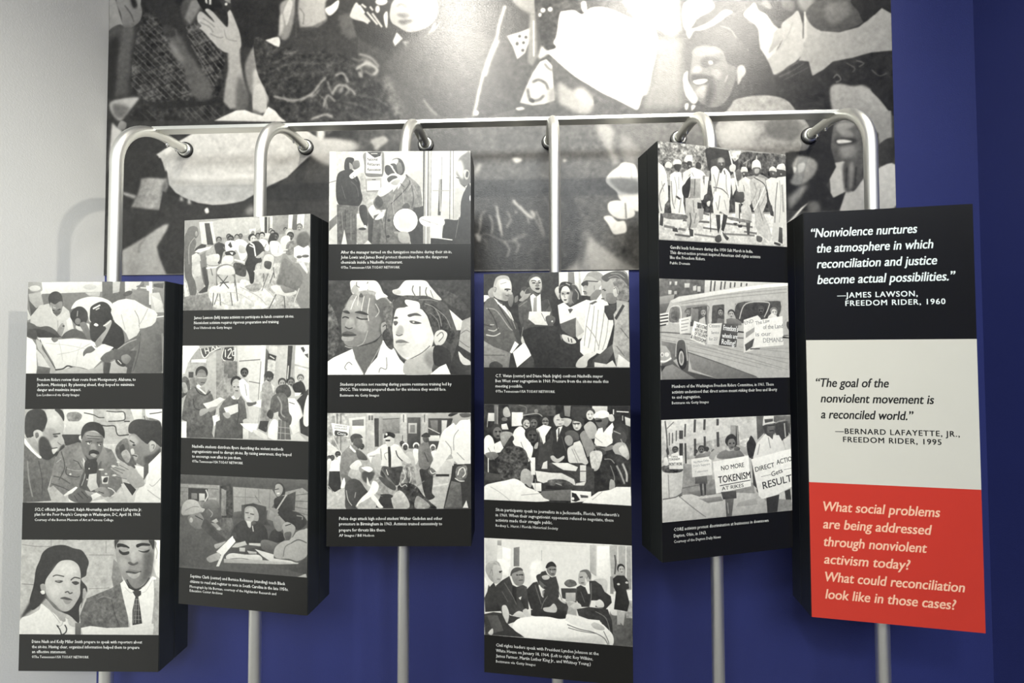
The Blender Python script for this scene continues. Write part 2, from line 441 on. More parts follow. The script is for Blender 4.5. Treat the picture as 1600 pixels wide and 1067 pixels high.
ART[1,2]="""
b68*5
c50 4.1 3 50 106 70 215 70
c48 5.5 6 468 109 478
c50 4.1 611 10 612 139
c50 4.1 489 159 667 159
c50 4.1 493 518 644 508
c52 4.1 214 0 215 80
s60~27 8 739 69 659 71 799 9 839
p50*4 668 199 709 259 739 438 671 498 656 399
s22 96 558 83 679 69 639 95 478 108 319 134 219 154 139 202 80 270 55 324 60 379 89 434 109 469 169 490 239 477 319 471 379 437 418 479 498 480 558 453 639 427 719 428 879 359 799 262 739 179 619 138 699 84 739
s22~7 9 829 70 759 179 639 151 558 96 538 69 659
p60 452 518 466 508 480 558 467 619 447 679
c40 5.5 440 719 453 619
s70 177 458 191 399 231 319 265 249 299 219 353 214 394 239 422 289 434 379 431 498 432 578 406 659 372 729 331 759 290 739 248 679 206 619 178 538
s78~14 245 299 326 249 395 299 396 359 314 399 245 379
s76~14 219 498 287 478 302 558 247 619 220 578
s58~10 192 538 234 659 290 729 331 749 290 759 234 699 193 619
c25 6.8 232 389 259 374 314 389
c25 8.2 362 428 389 399 430 409
s28 246 438 280 428 307 438 280 458
e50 273 438 14 10
s28 369 448 403 438 424 458 397 478
s72~7 321 418 349 438 356 518 329 538
c30 8.2 322 558 343 548 357 568 377 558
s30 289 619 316 604 336 609 357 619 378 639 344 639 309 629
s55 309 629 344 639 371 639 358 674 330 679
s60 143 478 171 468 185 518 171 558 151 538
s82 144 548 171 538 178 568 158 578
s62~7 179 639 248 739 304 779 332 839 291 859 222 799 166 719
s82 9 839 71 799 139 739 152 679 193 719 263 799 298 859 318 819 346 839 387 859 401 920 402 1000 0 1000
c66 4.8 179 679 249 799 291 879
c64 5.5 318 839 305 899 278 920
s68 346 839 387 849 401 920 360 899
c20 8.2 271 909 292 950 306 1000 333 980 340 940 326 899
p20 264 899 284 909 278 930
p40 401 879 442 879 443 1000 402 1000
s60 290 799 318 799 332 859 305 859
p40*7 454 719 481 619 576 558 658 508 739 428 754 558 778 799 786 920 443 940 434 799
c28 5.5 659 639 688 799 717 899
c55 4.1 563 619 604 599 659 619
p84 719 458 752 418 808 498 863 518 904 458 950 379 978 399 961 619 964 879 800 920 770 759 741 599
c72 4.1 753 498 795 558 816 538
c72 4.1 951 418 905 538 864 558
p62*5 958 418 1006 418 1007 1000 959 1000 950 879 967 619
p86 952 0 1000 0 1006 409 978 379 949 259
c60 4.8 967 60 981 119 975 199
s54 679 0 952 0 961 119 949 299 937 379 890 458 836 508 780 478 738 399 710 299 688 199 680 99
s66~14 747 0 857 10 885 99 873 199 832 219 790 159 748 99
s62~10 709 199 763 199 778 299 737 319
s36~14 886 139 947 139 943 319 903 418 862 458 888 319
s22 672 0 706 0 686 50 680 99
s22 918 0 959 0 954 99 939 60
s20 693 40 734 40 775 70 776 89 721 70 694 80
s20 830 50 871 30 925 40 926 60 871 60 837 80
s60 721 80 762 80 769 109 721 109
s22 707 99 735 129 776 119 776 149 736 159 708 129
s62 844 80 912 70 913 99 858 99
s20 844 109 885 119 926 99 913 129 872 129
s34 771 239 791 229 812 249 839 229 846 249 812 269 785 259
s68~5 790 139 817 139 825 219 798 229
s44 758 339 792 309 820 319 847 329 875 339 820 359
c18 5.5 758 339 799 339 834 349 868 329
s64 772 349 820 359 861 339 848 389 814 409 779 379
c22~3 9.6 766 418 794 488 836 518 890 478 930 399
p22 752 428 794 498 836 518 877 508 836 548 781 508
p24 809 548 836 528 870 538 871 578 851 599 866 719 882 879 813 899 811 739 830 599
l70 3.4 837 619 834 879
l62 3.4 851 619 858 879
l62 3.4 824 659 820 879
l60 2.7 817 679 865 679
l60 2.7 818 739 866 739
l60 2.7 819 799 874 799
l60 2.7 819 839 874 839
l60 2.7 823 629 858 629
p80 443 930 511 909 635 930 800 920 964 879 965 920 959 1000 457 1000
"""
ART[2,0]="""
b62*5
p62*3 0 -5 377 1 1003 -4 1005 233 663 243 379 219 233 246 3 227
s72*3 231 27 591 12 606 140 451 205 247 188
p60 0 -5 120 6 129 197 86 294 2 187
p80 120 26 231 27 263 268 145 279
p32 165 41 206 44 241 286 190 282
p80 605 4 710 5 712 247 628 240
p30 647 8 668 10 669 185 648 183
p50 675 11 689 12 690 187 676 186
p56*3 710 5 841 -2 842 200 711 208
p84 834 -2 868 1 856 201 829 199
p42 868 1 902 4 897 167 862 164
p86 902 4 956 0 951 152 896 147
l66 4.3 929 7 924 150
p80 528 133 578 128 578 206 529 212
e50 557 175 14 24
p66*10 -2 488 993 517 1003 1019 -4 1010
s78*7 238 742 455 715 667 784 738 922 599 1013 386 1005 241 960 210 860
s80*7 469 676 555 720 612 820 556 876 470 794
s60*8 498 756 597 722 639 763 570 818
p70 65 453 161 400 308 410 280 507 396 515 525 543 554 623 398 692 194 700 74 593
e30 458 201 18 27
e45 458 211 14 25
l17 4.0 448 205 455 206
l17 4.0 460 206 467 207
l17 3.7 454 224 462 225
l59 3.3 458 208 458 217
e28 364 202 21 32
e50 364 214 16 29
l22 4.7 353 207 362 208
l22 4.7 367 208 375 209
l22 4.3 360 229 369 230
l64 3.8 364 210 364 221
e25 284 230 23 34
e55 285 242 17 31
l27 5.0 273 235 282 236
l27 5.0 287 236 296 237
l27 4.5 280 259 290 260
l69 4.1 285 239 285 250
e22 379 227 27 40
e42 379 242 21 36
l14 6.0 365 233 376 234
l14 6.0 382 234 393 235
l14 5.4 373 261 385 262
l56 4.8 379 237 379 250
e25 429 208 20 30
e62 429 219 15 27
l34 4.4 419 213 427 213
l34 4.4 432 214 439 214
l34 4.0 425 233 434 234
l76 3.5 429 216 429 225
e22 697 155 14 21
e70 697 163 11 19
l42 3.1 690 158 695 159
l42 3.1 699 159 704 159
l42 2.8 694 173 700 173
l84 2.6 697 160 697 167
e24 711 183 21 32
e60 711 195 16 29
l32 4.7 701 188 709 189
l32 4.7 714 189 722 190
l32 4.3 707 210 716 211
l74 3.8 711 191 711 202
e24 811 155 16 23
e55 811 164 12 21
l27 3.4 804 159 809 159
l27 3.4 813 159 819 160
l27 3.1 808 174 815 175
l69 2.8 811 161 811 168
e40 917 134 26 38
e60 917 147 19 34
l32 5.6 904 139 914 140
l32 5.6 920 141 929 142
l32 5.1 911 165 922 166
l74 4.6 917 143 917 155
e24 596 207 21 32
e50 596 219 16 29
l22 4.7 586 212 594 213
l22 4.7 599 213 607 214
l22 4.3 592 234 601 235
l64 3.8 596 215 596 226
e22 628 204 24 36
e72 628 218 18 32
l44 5.3 616 210 625 211
l44 5.3 631 211 640 212
l44 4.8 623 235 633 236
l86 4.3 628 214 628 225
e20 732 222 28 42
e40 732 238 22 38
l12 6.2 719 229 729 230
l12 6.2 736 230 746 231
l12 5.7 727 258 739 259
l54 5.1 732 233 733 246
e70 842 192 33 49
e78 842 210 25 44
l50 7.2 827 200 838 201
l50 7.2 846 201 858 202
l50 6.5 836 233 849 234
l92 5.9 842 205 842 220
e26 849 223 28 42
e36 849 238 22 38
l8 6.2 836 229 846 230
l8 6.2 853 231 863 231
l8 5.7 843 258 856 259
l50 5.1 849 233 849 247
s28 249 287 292 266 336 294 351 354 322 372 302 489 280 487 264 387
s86 336 274 365 247 415 261 423 340 395 367 344 364
s84 422 242 479 247 523 309 510 425 467 471 438 381 409 319
s70 451 303 494 326 502 385 452 382
p30 379 258 394 318 380 327 358 296
s26 337 373 395 358 424 389 395 417 352 414
p90 373 376 402 378 395 407
s86 607 257 649 251 684 302 685 370 664 378 636 337
s26 691 206 718 189 732 229 719 286 691 313 677 282
s85 691 284 747 279 781 329 796 407 748 442 706 410
s80 774 271 801 225 842 229 850 297 830 353 789 369
s52*10 829 295 897 291 884 376 858 431 816 409
l80 9.9 775 377 830 372
l82 9.9 782 406 816 399
e24 550 226 30 44
e74 559 243 23 40
l46 6.5 549 234 560 235
l46 6.5 567 235 579 236
l46 6.0 558 264 571 265
l88 5.4 564 238 564 253
s72 522 270 565 254 593 237 565 293
s25 523 289 593 266 636 318 650 377 623 433 630 492 581 527 569 701 541 719 526 621 496 522 517 426 502 346
c84 11.4 537 281 565 312 573 371 580 430
l88 7.1 530 309 565 332
s70 580 440 608 413 643 377 644 425 609 452
s62 891 281 917 226 951 210 985 270 979 326 911 359
s40~4 897 262 924 198 971 192 998 252 992 327 939 361 905 339
p88 877 356 911 330 952 362 985 336 999 366 1000 518 940 513 878 452
e40 919 455 21 16
e40 966 449 28 16
p84 899 482 946 476 953 505 899 511
s45 17 148 31 89 68 67 106 85 114 126 114 176 92 204 62 172 25 179
e60 99 155 11 30
s42 2 187 39 140 70 172 100 255 86 334 131 298 182 282 168 320 102 395 72 433 67 593 98 695 106 815 62 853 30 691 7 589
p30 94 315 145 269 182 282 175 321 116 356 86 354
p84 86 354 116 326 175 311 234 296 205 333 131 367
p45 124 397 176 361 209 721 187 759 157 678
p76 64 393 102 365 132 397 140 458 65 473
p74 66 513 133 487 141 617 90 634
p60 97 655 149 638 165 758 121 796 106 755
p30 148 538 177 520 209 701 195 799 136 816 121 806 180 739
p50*6 2 830 107 835 195 819 241 940 241 1009 4 1010
p80 4 669 47 842 10 850
s78 184 421 220 394 279 388 294 429 280 478 236 465 191 462
c45 4.3 184 421 192 501 287 508 294 409
l84 11.4 185 541 295 528
l32 5.7 222 543 237 623
s80 309 470 337 412 395 417 403 476 367 513 324 510
l82 12.8 410 457 496 492
l32 5.0 424 487 425 595
l32 5.0 468 500 454 597
s30*6 410 496 496 522 504 639 455 636 411 595
s76 631 569 637 473 651 426 685 409 720 431 727 470 701 584
s32 651 493 679 486 707 507 694 574 652 552
c58 5.0 617 569 644 435 685 409 727 451 708 594
s74 568 585 610 568 666 581 708 594 680 611 610 617 575 605
l38 6.4 680 621 633 802
l38 6.4 645 619 646 706
l34 6.4 721 556 729 672
l26 5.7 722 614 695 728
s46 266 585 273 536 309 509 353 502 396 525 418 575 420 732 405 751 404 633 281 626 282 744 268 744
s78 274 606 288 547 324 520 367 518 403 545 415 614 339 620
s82 239 762 297 726 384 730 412 712 406 771 341 807 268 803
e80 254 782 28 22
l30 7.1 281 626 370 769
l30 7.1 361 631 297 745
l26 7.1 297 706 369 700
l36 7.1 419 673 443 909
l36 7.1 384 809 400 956
l36 7.1 283 823 255 941
l36 7.1 247 812 241 960
l36 7.1 298 824 306 953
s52 789 445 810 418 830 448 872 509 940 532 980 592 1001 669 1003 1019 943 1017 874 852 833 793 778 752 743 731 763 617
s46*3 803 466 886 548 940 628 941 742 874 833 805 753 750 731 777 598
p82 913 512 953 514 987 612 981 640
s78 702 767 737 749 805 772 860 804 901 815 888 853 806 863 737 826
s50 778 761 833 774 888 815 847 832 806 830
l76 7.1 921 788 882 938
l32 7.1 744 846 690 997
l32 7.1 806 868 814 1002
c66 4.3 85 194 41 290 43 491
c64 4.3 356 807 456 832 556 914
c60 4.3 456 754 598 858 669 958
c62 4.3 597 722 696 824 752 923
c60 3.5 269 882 357 945 458 969
c46 5.7 663 301 643 357
c60 3.5 322 313 337 353
c60 3.5 761 328 755 404
"""
ART[2,1]="""
b66*4
p84 -4 -5 137 -2 44 161 -1 347
p60 137 -2 414 5 416 270 108 307 45 203
c84 13.6 137 9 60 141 14 306
p82 76 152 200 144 185 246 61 265
p62*5 45 182 200 185 202 370 46 368
p30 53 286 92 286 93 348 54 348
p66*2 200 144 276 63 273 596 203 534
p32 137 39 284 2 299 13 315 44 246 63 184 133
c88 6.0 145 29 177 133 230 72 307 23
l84 6.8 180 30 192 92
l84 6.8 207 21 219 77
l84 6.8 184 61 215 52
l84 6.8 238 57 245 11
l84 6.8 245 11 269 43
l84 6.8 276 43 276 2
l84 6.8 276 12 299 33
p28 330 24 414 15 422 168 323 156
c88 5.3 338 24 327 146 415 173 429 26
l86 7.5 349 44 350 126
c86 7.5 368 55 391 35 395 66 369 132 399 132
c86 6.8 422 56 406 66 407 107 422 107
p45*7 323 167 445 169 447 352 325 351
p52*6 277 186 339 187 342 576 280 576
p75*2 444 6 632 1 629 617 609 839 541 840 530 373 461 312
c40 6.0 460 169 626 152
c40 6.0 538 384 628 405
p84 632 1 669 2 658 455 628 496
c40 4.5 633 172 614 576
p34 670 32 692 73 695 456 657 395
p74 692 12 759 14 759 114 693 103
p24 685 83 752 114 745 164 685 143
l80 7.5 700 113 737 144
p74*8 685 153 745 174 739 335 679 314
p70*3 759 14 840 6 835 376 762 476
p26 840 6 876 7 857 397 828 396
l78 7.5 845 216 838 356
p60 876 7 898 7 879 357 857 357
p84 898 7 1000 0 1002 239 892 197
p30 935 28 957 19 971 59 957 79
p34 964 99 993 89 994 139
p76 892 217 1002 249 1003 458 938 477 894 377
l92 7.5 922 238 980 258
s56*8 295 432 325 371 355 331 385 300 416 372 418 535 311 576 280 514
p40 370 270 416 291 416 352 371 351
p62 364 433 394 433 395 505 364 504
s34*6 -1 368 30 337 62 389 63 493 16 555 0 554
s60*6 -1 409 31 410 47 493 16 513
s50*6 62 369 108 348 125 431 78 472
e22 159 295 51 74
e44 159 323 39 67
l16 11.3 132 309 152 309
l16 11.3 165 309 185 310
l16 10.3 147 360 171 360
l58 9.2 159 315 159 339
s50 116 328 139 297 193 308 202 370 179 421 148 431 124 390
l80 4.5 124 349 202 349
l25 6.0 155 400 186 401
p84 117 431 140 421 187 493 203 534 172 514 125 462
p56 140 452 187 452 195 514
p38*6 2 782 17 617 47 493 109 441 156 493 195 534 218 473 249 535 265 596 281 699 267 781 252 945 268 996 43 999 42 824 2 803
c24 7.5 109 452 141 514 195 534 234 494
c26 7.5 95 575 111 679 189 699
p80 173 627 234 606 311 555 349 576 296 637 235 719 204 678
s60 150 699 189 678 235 689 189 740 150 761
s55 220 678 266 658 296 658 235 719
p86 -5 824 42 824 43 999 -4 1000
p86 251 760 297 740 290 822 267 873
p84 312 740 344 821 282 842 290 781
e20 439 392 45 65
e62 440 416 34 59
l34 10.0 417 404 434 404
l34 10.0 445 404 462 404
l34 9.1 430 449 450 449
l76 8.1 439 409 440 430
s66 409 413 439 393 470 413 470 474 440 515 417 474
l25 6.8 417 444 432 444
l25 6.8 447 444 466 444
l30 6.8 432 484 455 485
p86 395 556 418 535 441 576 463 556 463 576 433 607
p36*5 304 678 342 596 387 535 418 576 456 576 478 535 509 597 525 739 525 779 496 861 497 993 268 996 282 822 313 801
c24 7.5 448 596 464 698 450 841
p80 342 668 456 622 457 708 374 760
s62 335 729 381 719 397 760 366 780
e18 503 284 32 46
e34 503 301 24 41
l6 6.9 487 292 499 293
l6 6.9 507 293 519 293
l6 6.3 496 324 510 324
l48 5.7 503 296 503 311
p86 462 373 492 353 538 414 547 576 569 597 584 617 554 637 524 597 478 515 462 434
l45 4.5 508 414 524 536
s36 524 607 569 607 599 597 592 627 540 647
p90 599 597 651 566 659 617 629 637
p90 570 637 629 617 689 657 645 667
e24 694 326 38 54
e40 690 346 29 49
l12 8.3 669 335 683 336
l12 8.3 692 336 706 336
l12 7.5 680 372 696 373
l54 6.8 688 340 688 357
s26 664 294 701 284 731 305 724 335 672 334
p56*7 643 415 672 365 710 395 740 476 748 557 704 597 705 798 631 799 637 637
p76 710 395 739 436 733 516
p24 631 799 698 798 676 919 616 880
e26 798 389 32 46
e60 798 405 24 41
l32 6.9 783 397 795 397
l32 6.9 802 397 814 397
l32 6.3 792 428 805 428
l74 5.7 798 400 798 415
e24 864 380 30 44
e45 864 396 23 39
l17 6.6 850 387 861 388
l17 6.6 868 388 879 388
l17 6.0 858 417 871 417
l59 5.4 864 391 864 405
e35 937 341 27 39
e62 937 355 21 35
l34 6.0 924 348 934 348
l34 6.0 940 348 950 348
l34 5.4 932 374 943 375
l76 4.9 937 351 937 364
s22 879 417 937 378 967 418 975 497 924 517 887 477
p70 806 436 857 417 887 497 895 577 836 537
p84 894 497 946 497 931 527 895 537
s30*6 747 476 776 426 835 417 865 477 858 537 807 557 762 526
p84 844 557 895 557 932 637 955 737 926 797 934 896 883 937 853 817
c40 6.0 851 597 895 617
p24 910 577 996 458 1007 955 941 916 933 777 962 737 939 637
s84 968 637 997 517 1005 677 999 836 962 816
p74 868 937 927 916 985 995 869 997
s36*5 704 677 718 556 762 506 814 507 844 577 852 697 874 757 860 837 809 817 779 757 749 717 705 758
c56 10.6 762 537 793 617 793 717 823 757
s26 682 738 704 677 734 717 720 778
s86 691 939 705 838 735 778 764 798 772 878 766 989 706 979
p72 734 717 771 697 771 758 749 778
p38 772 778 853 817 869 987 766 989
l64 3.8 794 777 788 988
l64 3.8 823 797 825 988
l64 3.8 765 858 861 867
l64 3.8 765 918 861 927
s70 495 800 525 779 563 819 556 850 511 850
p90 473 830 616 829 601 900 564 921 511 881
s76 571 900 616 900 684 949 677 990 617 960
p76 496 881 541 901 542 992 497 993
p30 661 859 691 859 684 919
p68 557 961 617 971 662 1000 557 1002
"""
ART[2,2]="""
b33*2
p32 -8 -16 1000 -5 1000 124 714 96 416 98 1 90
p50*4 1 101 317 99 318 337 3 345
l38 3.8 1 143 309 140
l38 3.8 1 186 66 185
c60 6.0 65 122 184 121 216 131
p24 65 143 224 141 225 277 66 280
p46 90 195 137 195 138 258 90 258
p68 153 194 200 194 201 267 154 278
c72 10.5 208 152 224 214 201 277
p60 232 235 294 234 294 255 232 256
p26*7 324 109 416 67 426 438 342 481
p48*5 332 130 371 150 372 419 334 420
p54*2 424 108 729 116 773 206 716 328 434 437
l44 3.8 522 118 523 292
l44 3.8 626 117 627 269
l44 3.8 425 211 627 208
l42 3.8 715 116 708 308
c36 3.8 597 188 642 269
p34 426 376 509 353 509 435 426 438
p30 493 292 523 292 524 455 494 435
p26 508 292 583 270 686 298 687 429 716 489 628 492 539 393
p52*4 802 145 958 84 1000 124 1001 420 903 343 802 306
l36 4.5 902 164 1000 143
l36 4.5 902 224 1001 222
l36 4.5 902 284 1001 301
l36 4.5 903 333 1001 361
p28 845 165 909 124 903 323 860 324
s26 744 146 751 65 780 40 816 65 830 145 802 186
s58 751 106 758 65 787 55 812 95 802 156 773 186 751 146
c25 6.0 751 116 780 106
l80 9.0 766 156 787 151
p72 780 186 823 165 802 206 773 216
s24 744 227 780 186 823 175 866 195 888 284 874 344 803 346 759 347
c66 10.5 838 165 802 246 766 327
s50 701 328 745 307 788 346 774 387 731 408 694 429
p52 716 328 759 367 745 448 701 429
s56 516 394 523 322 561 301 605 320 628 391 621 452 584 453 554 495 524 475
s62 524 373 538 332 576 321 591 392 584 453 547 475 524 435
c24 6.8 524 373 550 373
c24 6.8 561 382 591 387
l34 6.0 543 424 561 423
p70 524 455 569 464 569 535 539 516
s24*2 405 664 434 540 479 477 524 455 554 535 584 494 643 471 687 530 702 630 673 682 570 697 450 683
l70 7.5 580 504 588 565
p36*5 296 504 342 440 418 438 434 519 389 603 374 666 343 605
s62 11 408 19 334 50 280 90 264 138 279 170 341 202 361 171 404 92 427 28 439
c46 4.5 43 386 107 342 154 341
c44 6.0 28 439 107 426 178 393
s44 68 449 155 404 195 466 195 528 172 571 109 573 76 512
e62 92 485 14 28
c20 6.0 123 436 187 476
s42 186 320 217 267 279 255 318 296 318 337 264 328 202 350
s36 217 361 264 328 303 348 311 420 280 463 249 464 218 423
c62 4.5 233 360 264 401 249 443
p64 257 484 296 452 311 483 288 504
p28 195 466 218 465 297 587 374 666 313 710 219 611 172 550
p52 250 505 296 504 343 564 312 576
s60 297 566 327 544 327 575
p32*2 -4 514 60 512 124 573 219 631 313 731 283 815 236 859 221 902 253 983 0 989
s60 282 732 328 709 374 686 344 729 298 773
p82 298 804 427 622 450 683 360 831 322 957 299 959 337 833
s30 427 602 450 591 457 641 435 653
s58 221 881 267 837 321 813 329 874 283 908 245 921
p68 450 703 525 669 540 709 466 743 420 746
p70 555 688 651 683 644 714 555 708
p28 420 746 526 761 644 714 688 752 571 819 405 808
p66 481 743 526 740 526 781 481 783
s72 375 851 421 807 526 811 630 805 660 854 601 878 421 899
c42 4.5 406 870 496 854 601 868
p62 360 872 645 855 933 857 933 877 360 914
p76 600 746 689 772 747 789 747 829 876 841 919 858 718 860 659 814
p64 541 770 615 776 615 796 556 800
s22 703 650 731 549 775 527 825 585 818 645 746 668
s38 644 673 673 642 746 658 775 687 718 750 659 743
s50 745 408 803 386 832 445 811 526 775 547 745 488
s22 774 347 846 325 931 343 987 400 988 460 932 521 875 483 817 425
c50 7.5 917 373 959 381 959 411
s56 810 486 846 444 903 482 903 542 861 643 825 605 818 545
s34 825 565 875 543 875 603 847 644
l20 6.0 832 485 875 463
l72 7.5 889 602 854 663
s60 747 789 761 708 818 645 875 622 918 541 974 509 1002 518 1003 754 933 837 862 822 776 827
c34 7.5 875 662 932 620 995 647
c40 6.0 819 804 833 704 875 662
p30 791 886 933 867 1003 774 1003 970 791 926
p66 919 1006 989 962 997 1000
"""
ART[3,0]="""
b74*3
p74 0 0 47 0 57 1000 3 1000
c44 5.4 1 337 48 317
p42 3 756 56 684 56 776 3 858
p70*3 54 0 235 0 249 266 223 572 62 572
s62*6 222 246 263 307 277 572 223 572
p58*7 236 409 370 409 384 776 291 878 223 776
s56*6 196 572 277 552 317 776 277 959 197 980
p66*3 544 266 638 307 665 409 665 266
p72*2 356 0 671 0 665 450 544 246 503 82 383 123
s76~7 571 102 597 67 638 82 658 164 624 215 584 205
s46 248 20 369 0 389 61 383 246 356 276 262 266 249 143
p86 262 10 369 10 373 246 259 235
p24 268 10 369 10 363 51 322 72 302 51
l80 5.4 295 26 342 26
p56 256 297 370 286 370 440 263 440
p84 269 322 360 317 363 419 269 424
l30 5.4 303 307 330 307
s24 108 123 121 72 148 64 175 82 168 143 148 184 128 205 108 194
s42 168 113 208 102 215 164 188 194 168 184
s56 141 123 161 143 168 184 148 205
s22 61 246 101 205 155 194 189 246 216 327 223 409 236 511 210 593 156 613 89 593 55 531 48 368
c30 6.7 155 327 196 389 209 491
s82 142 266 168 225 195 200 209 225 195 266 162 297
p36*5 56 572 210 593 197 715 197 1000 130 1000 110 837 90 1000 60 1000
c26 5.4 116 633 117 817
l28 6.7 123 888 184 888
p72 196 674 223 674 250 817 197 837
s24 216 593 263 593 277 735 264 817 223 715
e78 257 817 10 20
e24 237 837 27 14
p26 277 633 330 695 304 1000 277 959
s76 277 633 317 572 330 633 357 633 371 695 344 756 317 735
s40*6 317 531 383 429 450 409 437 593 384 633 330 613
s78*4 343 450 383 368 437 327 464 368 437 429 370 491
s28 330 511 357 491 384 552 357 613 330 572
s24 443 102 477 74 510 92 530 143 535 205 517 256 484 246 457 184
s82~4 443 102 477 82 490 102 477 153 437 143
s42 477 143 504 123 517 184 517 235 490 246
s25 430 143 463 133 477 164 457 194 437 184
s24 396 164 423 153 450 205 464 246 423 266 396 225
p82 423 133 437 174 463 225 450 164
s80 403 297 437 246 484 246 517 286 504 348 464 389 423 348
s28 410 297 437 266 470 266 484 286 450 307 423 337
s62 437 348 477 307 504 317 477 368
p44*6 544 246 611 327 645 389 658 511 658 593 598 613 572 1000 358 1000 384 715 411 593 450 450 504 348
p86 491 348 544 256 537 297 484 419
c25 6.7 544 256 571 327 544 409 437 572
c26 5.4 531 389 504 348
c28 6.7 411 613 398 817 411 980
c30 6.7 584 368 598 511 585 613
c60 4.0 557 286 584 348 558 429
p36*5 317 695 357 674 384 776 358 1000 304 1000
s80 324 735 357 674 384 654 391 695 357 735
e22 424 746 11 16
e22 418 919 12 16
p22 598 613 665 593 666 1000 579 1000 565 878
s30 518 613 531 572 558 562 571 613
e24 540 751 91 137
e86 541 749 87 130
e76~10 541 752 67 102
s60 491 878 558 878 572 980 505 980
l24 10.7 671 0 669 776
p62 678 0 718 0 712 1000 666 1000
l88 5.4 691 0 686 1000
l28 4.7 702 0 699 756
l24 4.7 725 0 719 715
p76 725 0 1000 0 1000 572 946 429 906 756 719 715
l56 5.4 799 61 792 572
c28 20.1 789 307 786 470 779 695
c82 5.4 785 307 786 654
l26 16.1 779 796 773 980
l30 4.7 859 0 853 735
l40 4.0 879 0 879 735
l56 5.4 732 429 866 429
p70*2 893 409 1000 348 960 572 906 735 879 735
s42~4 919 82 960 31 1000 31 1000 389 960 389 926 348 913 286 899 246 906 164
s74~7 906 123 933 102 953 184 946 307 920 266 899 205
s66 953 215 980 205 993 246 980 307 960 297
s25 973 225 987 235 980 286 966 276
l25 6.7 899 286 920 297
s25 926 348 960 378 987 368 1000 399 966 399
p80 960 389 1000 348 1000 429
s20 1000 389 960 429 933 552 920 735 826 735 813 776 806 959 906 969 1000 1000 1000 1000
p20 719 939 1000 959 1000 1000 719 1000
p82 719 776 799 796 799 939 719 919
l86 6.7 726 929 873 959
c38 5.4 920 715 893 939
s84 638 735 665 705 732 705 799 725 819 766 806 807 746 807 692 817 652 786
c48 4.0 652 735 692 756 719 776
e92 1000 511 7 31
c42 4.0 611 409 638 531 638 613
c62 4.0 464 470 451 572 464 695
c60 4.0 517 409 531 572
c60 3.4 598 368 625 470
c40 4.0 411 674 465 837
c44 3.4 371 776 371 959
c50 4.0 89 654 103 878
c50 4.0 156 674 157 959
c36 4.0 88 368 116 511
c36 4.0 169 266 196 327
c64 4.0 705 756 772 796
e56 478 878 20 14
"""
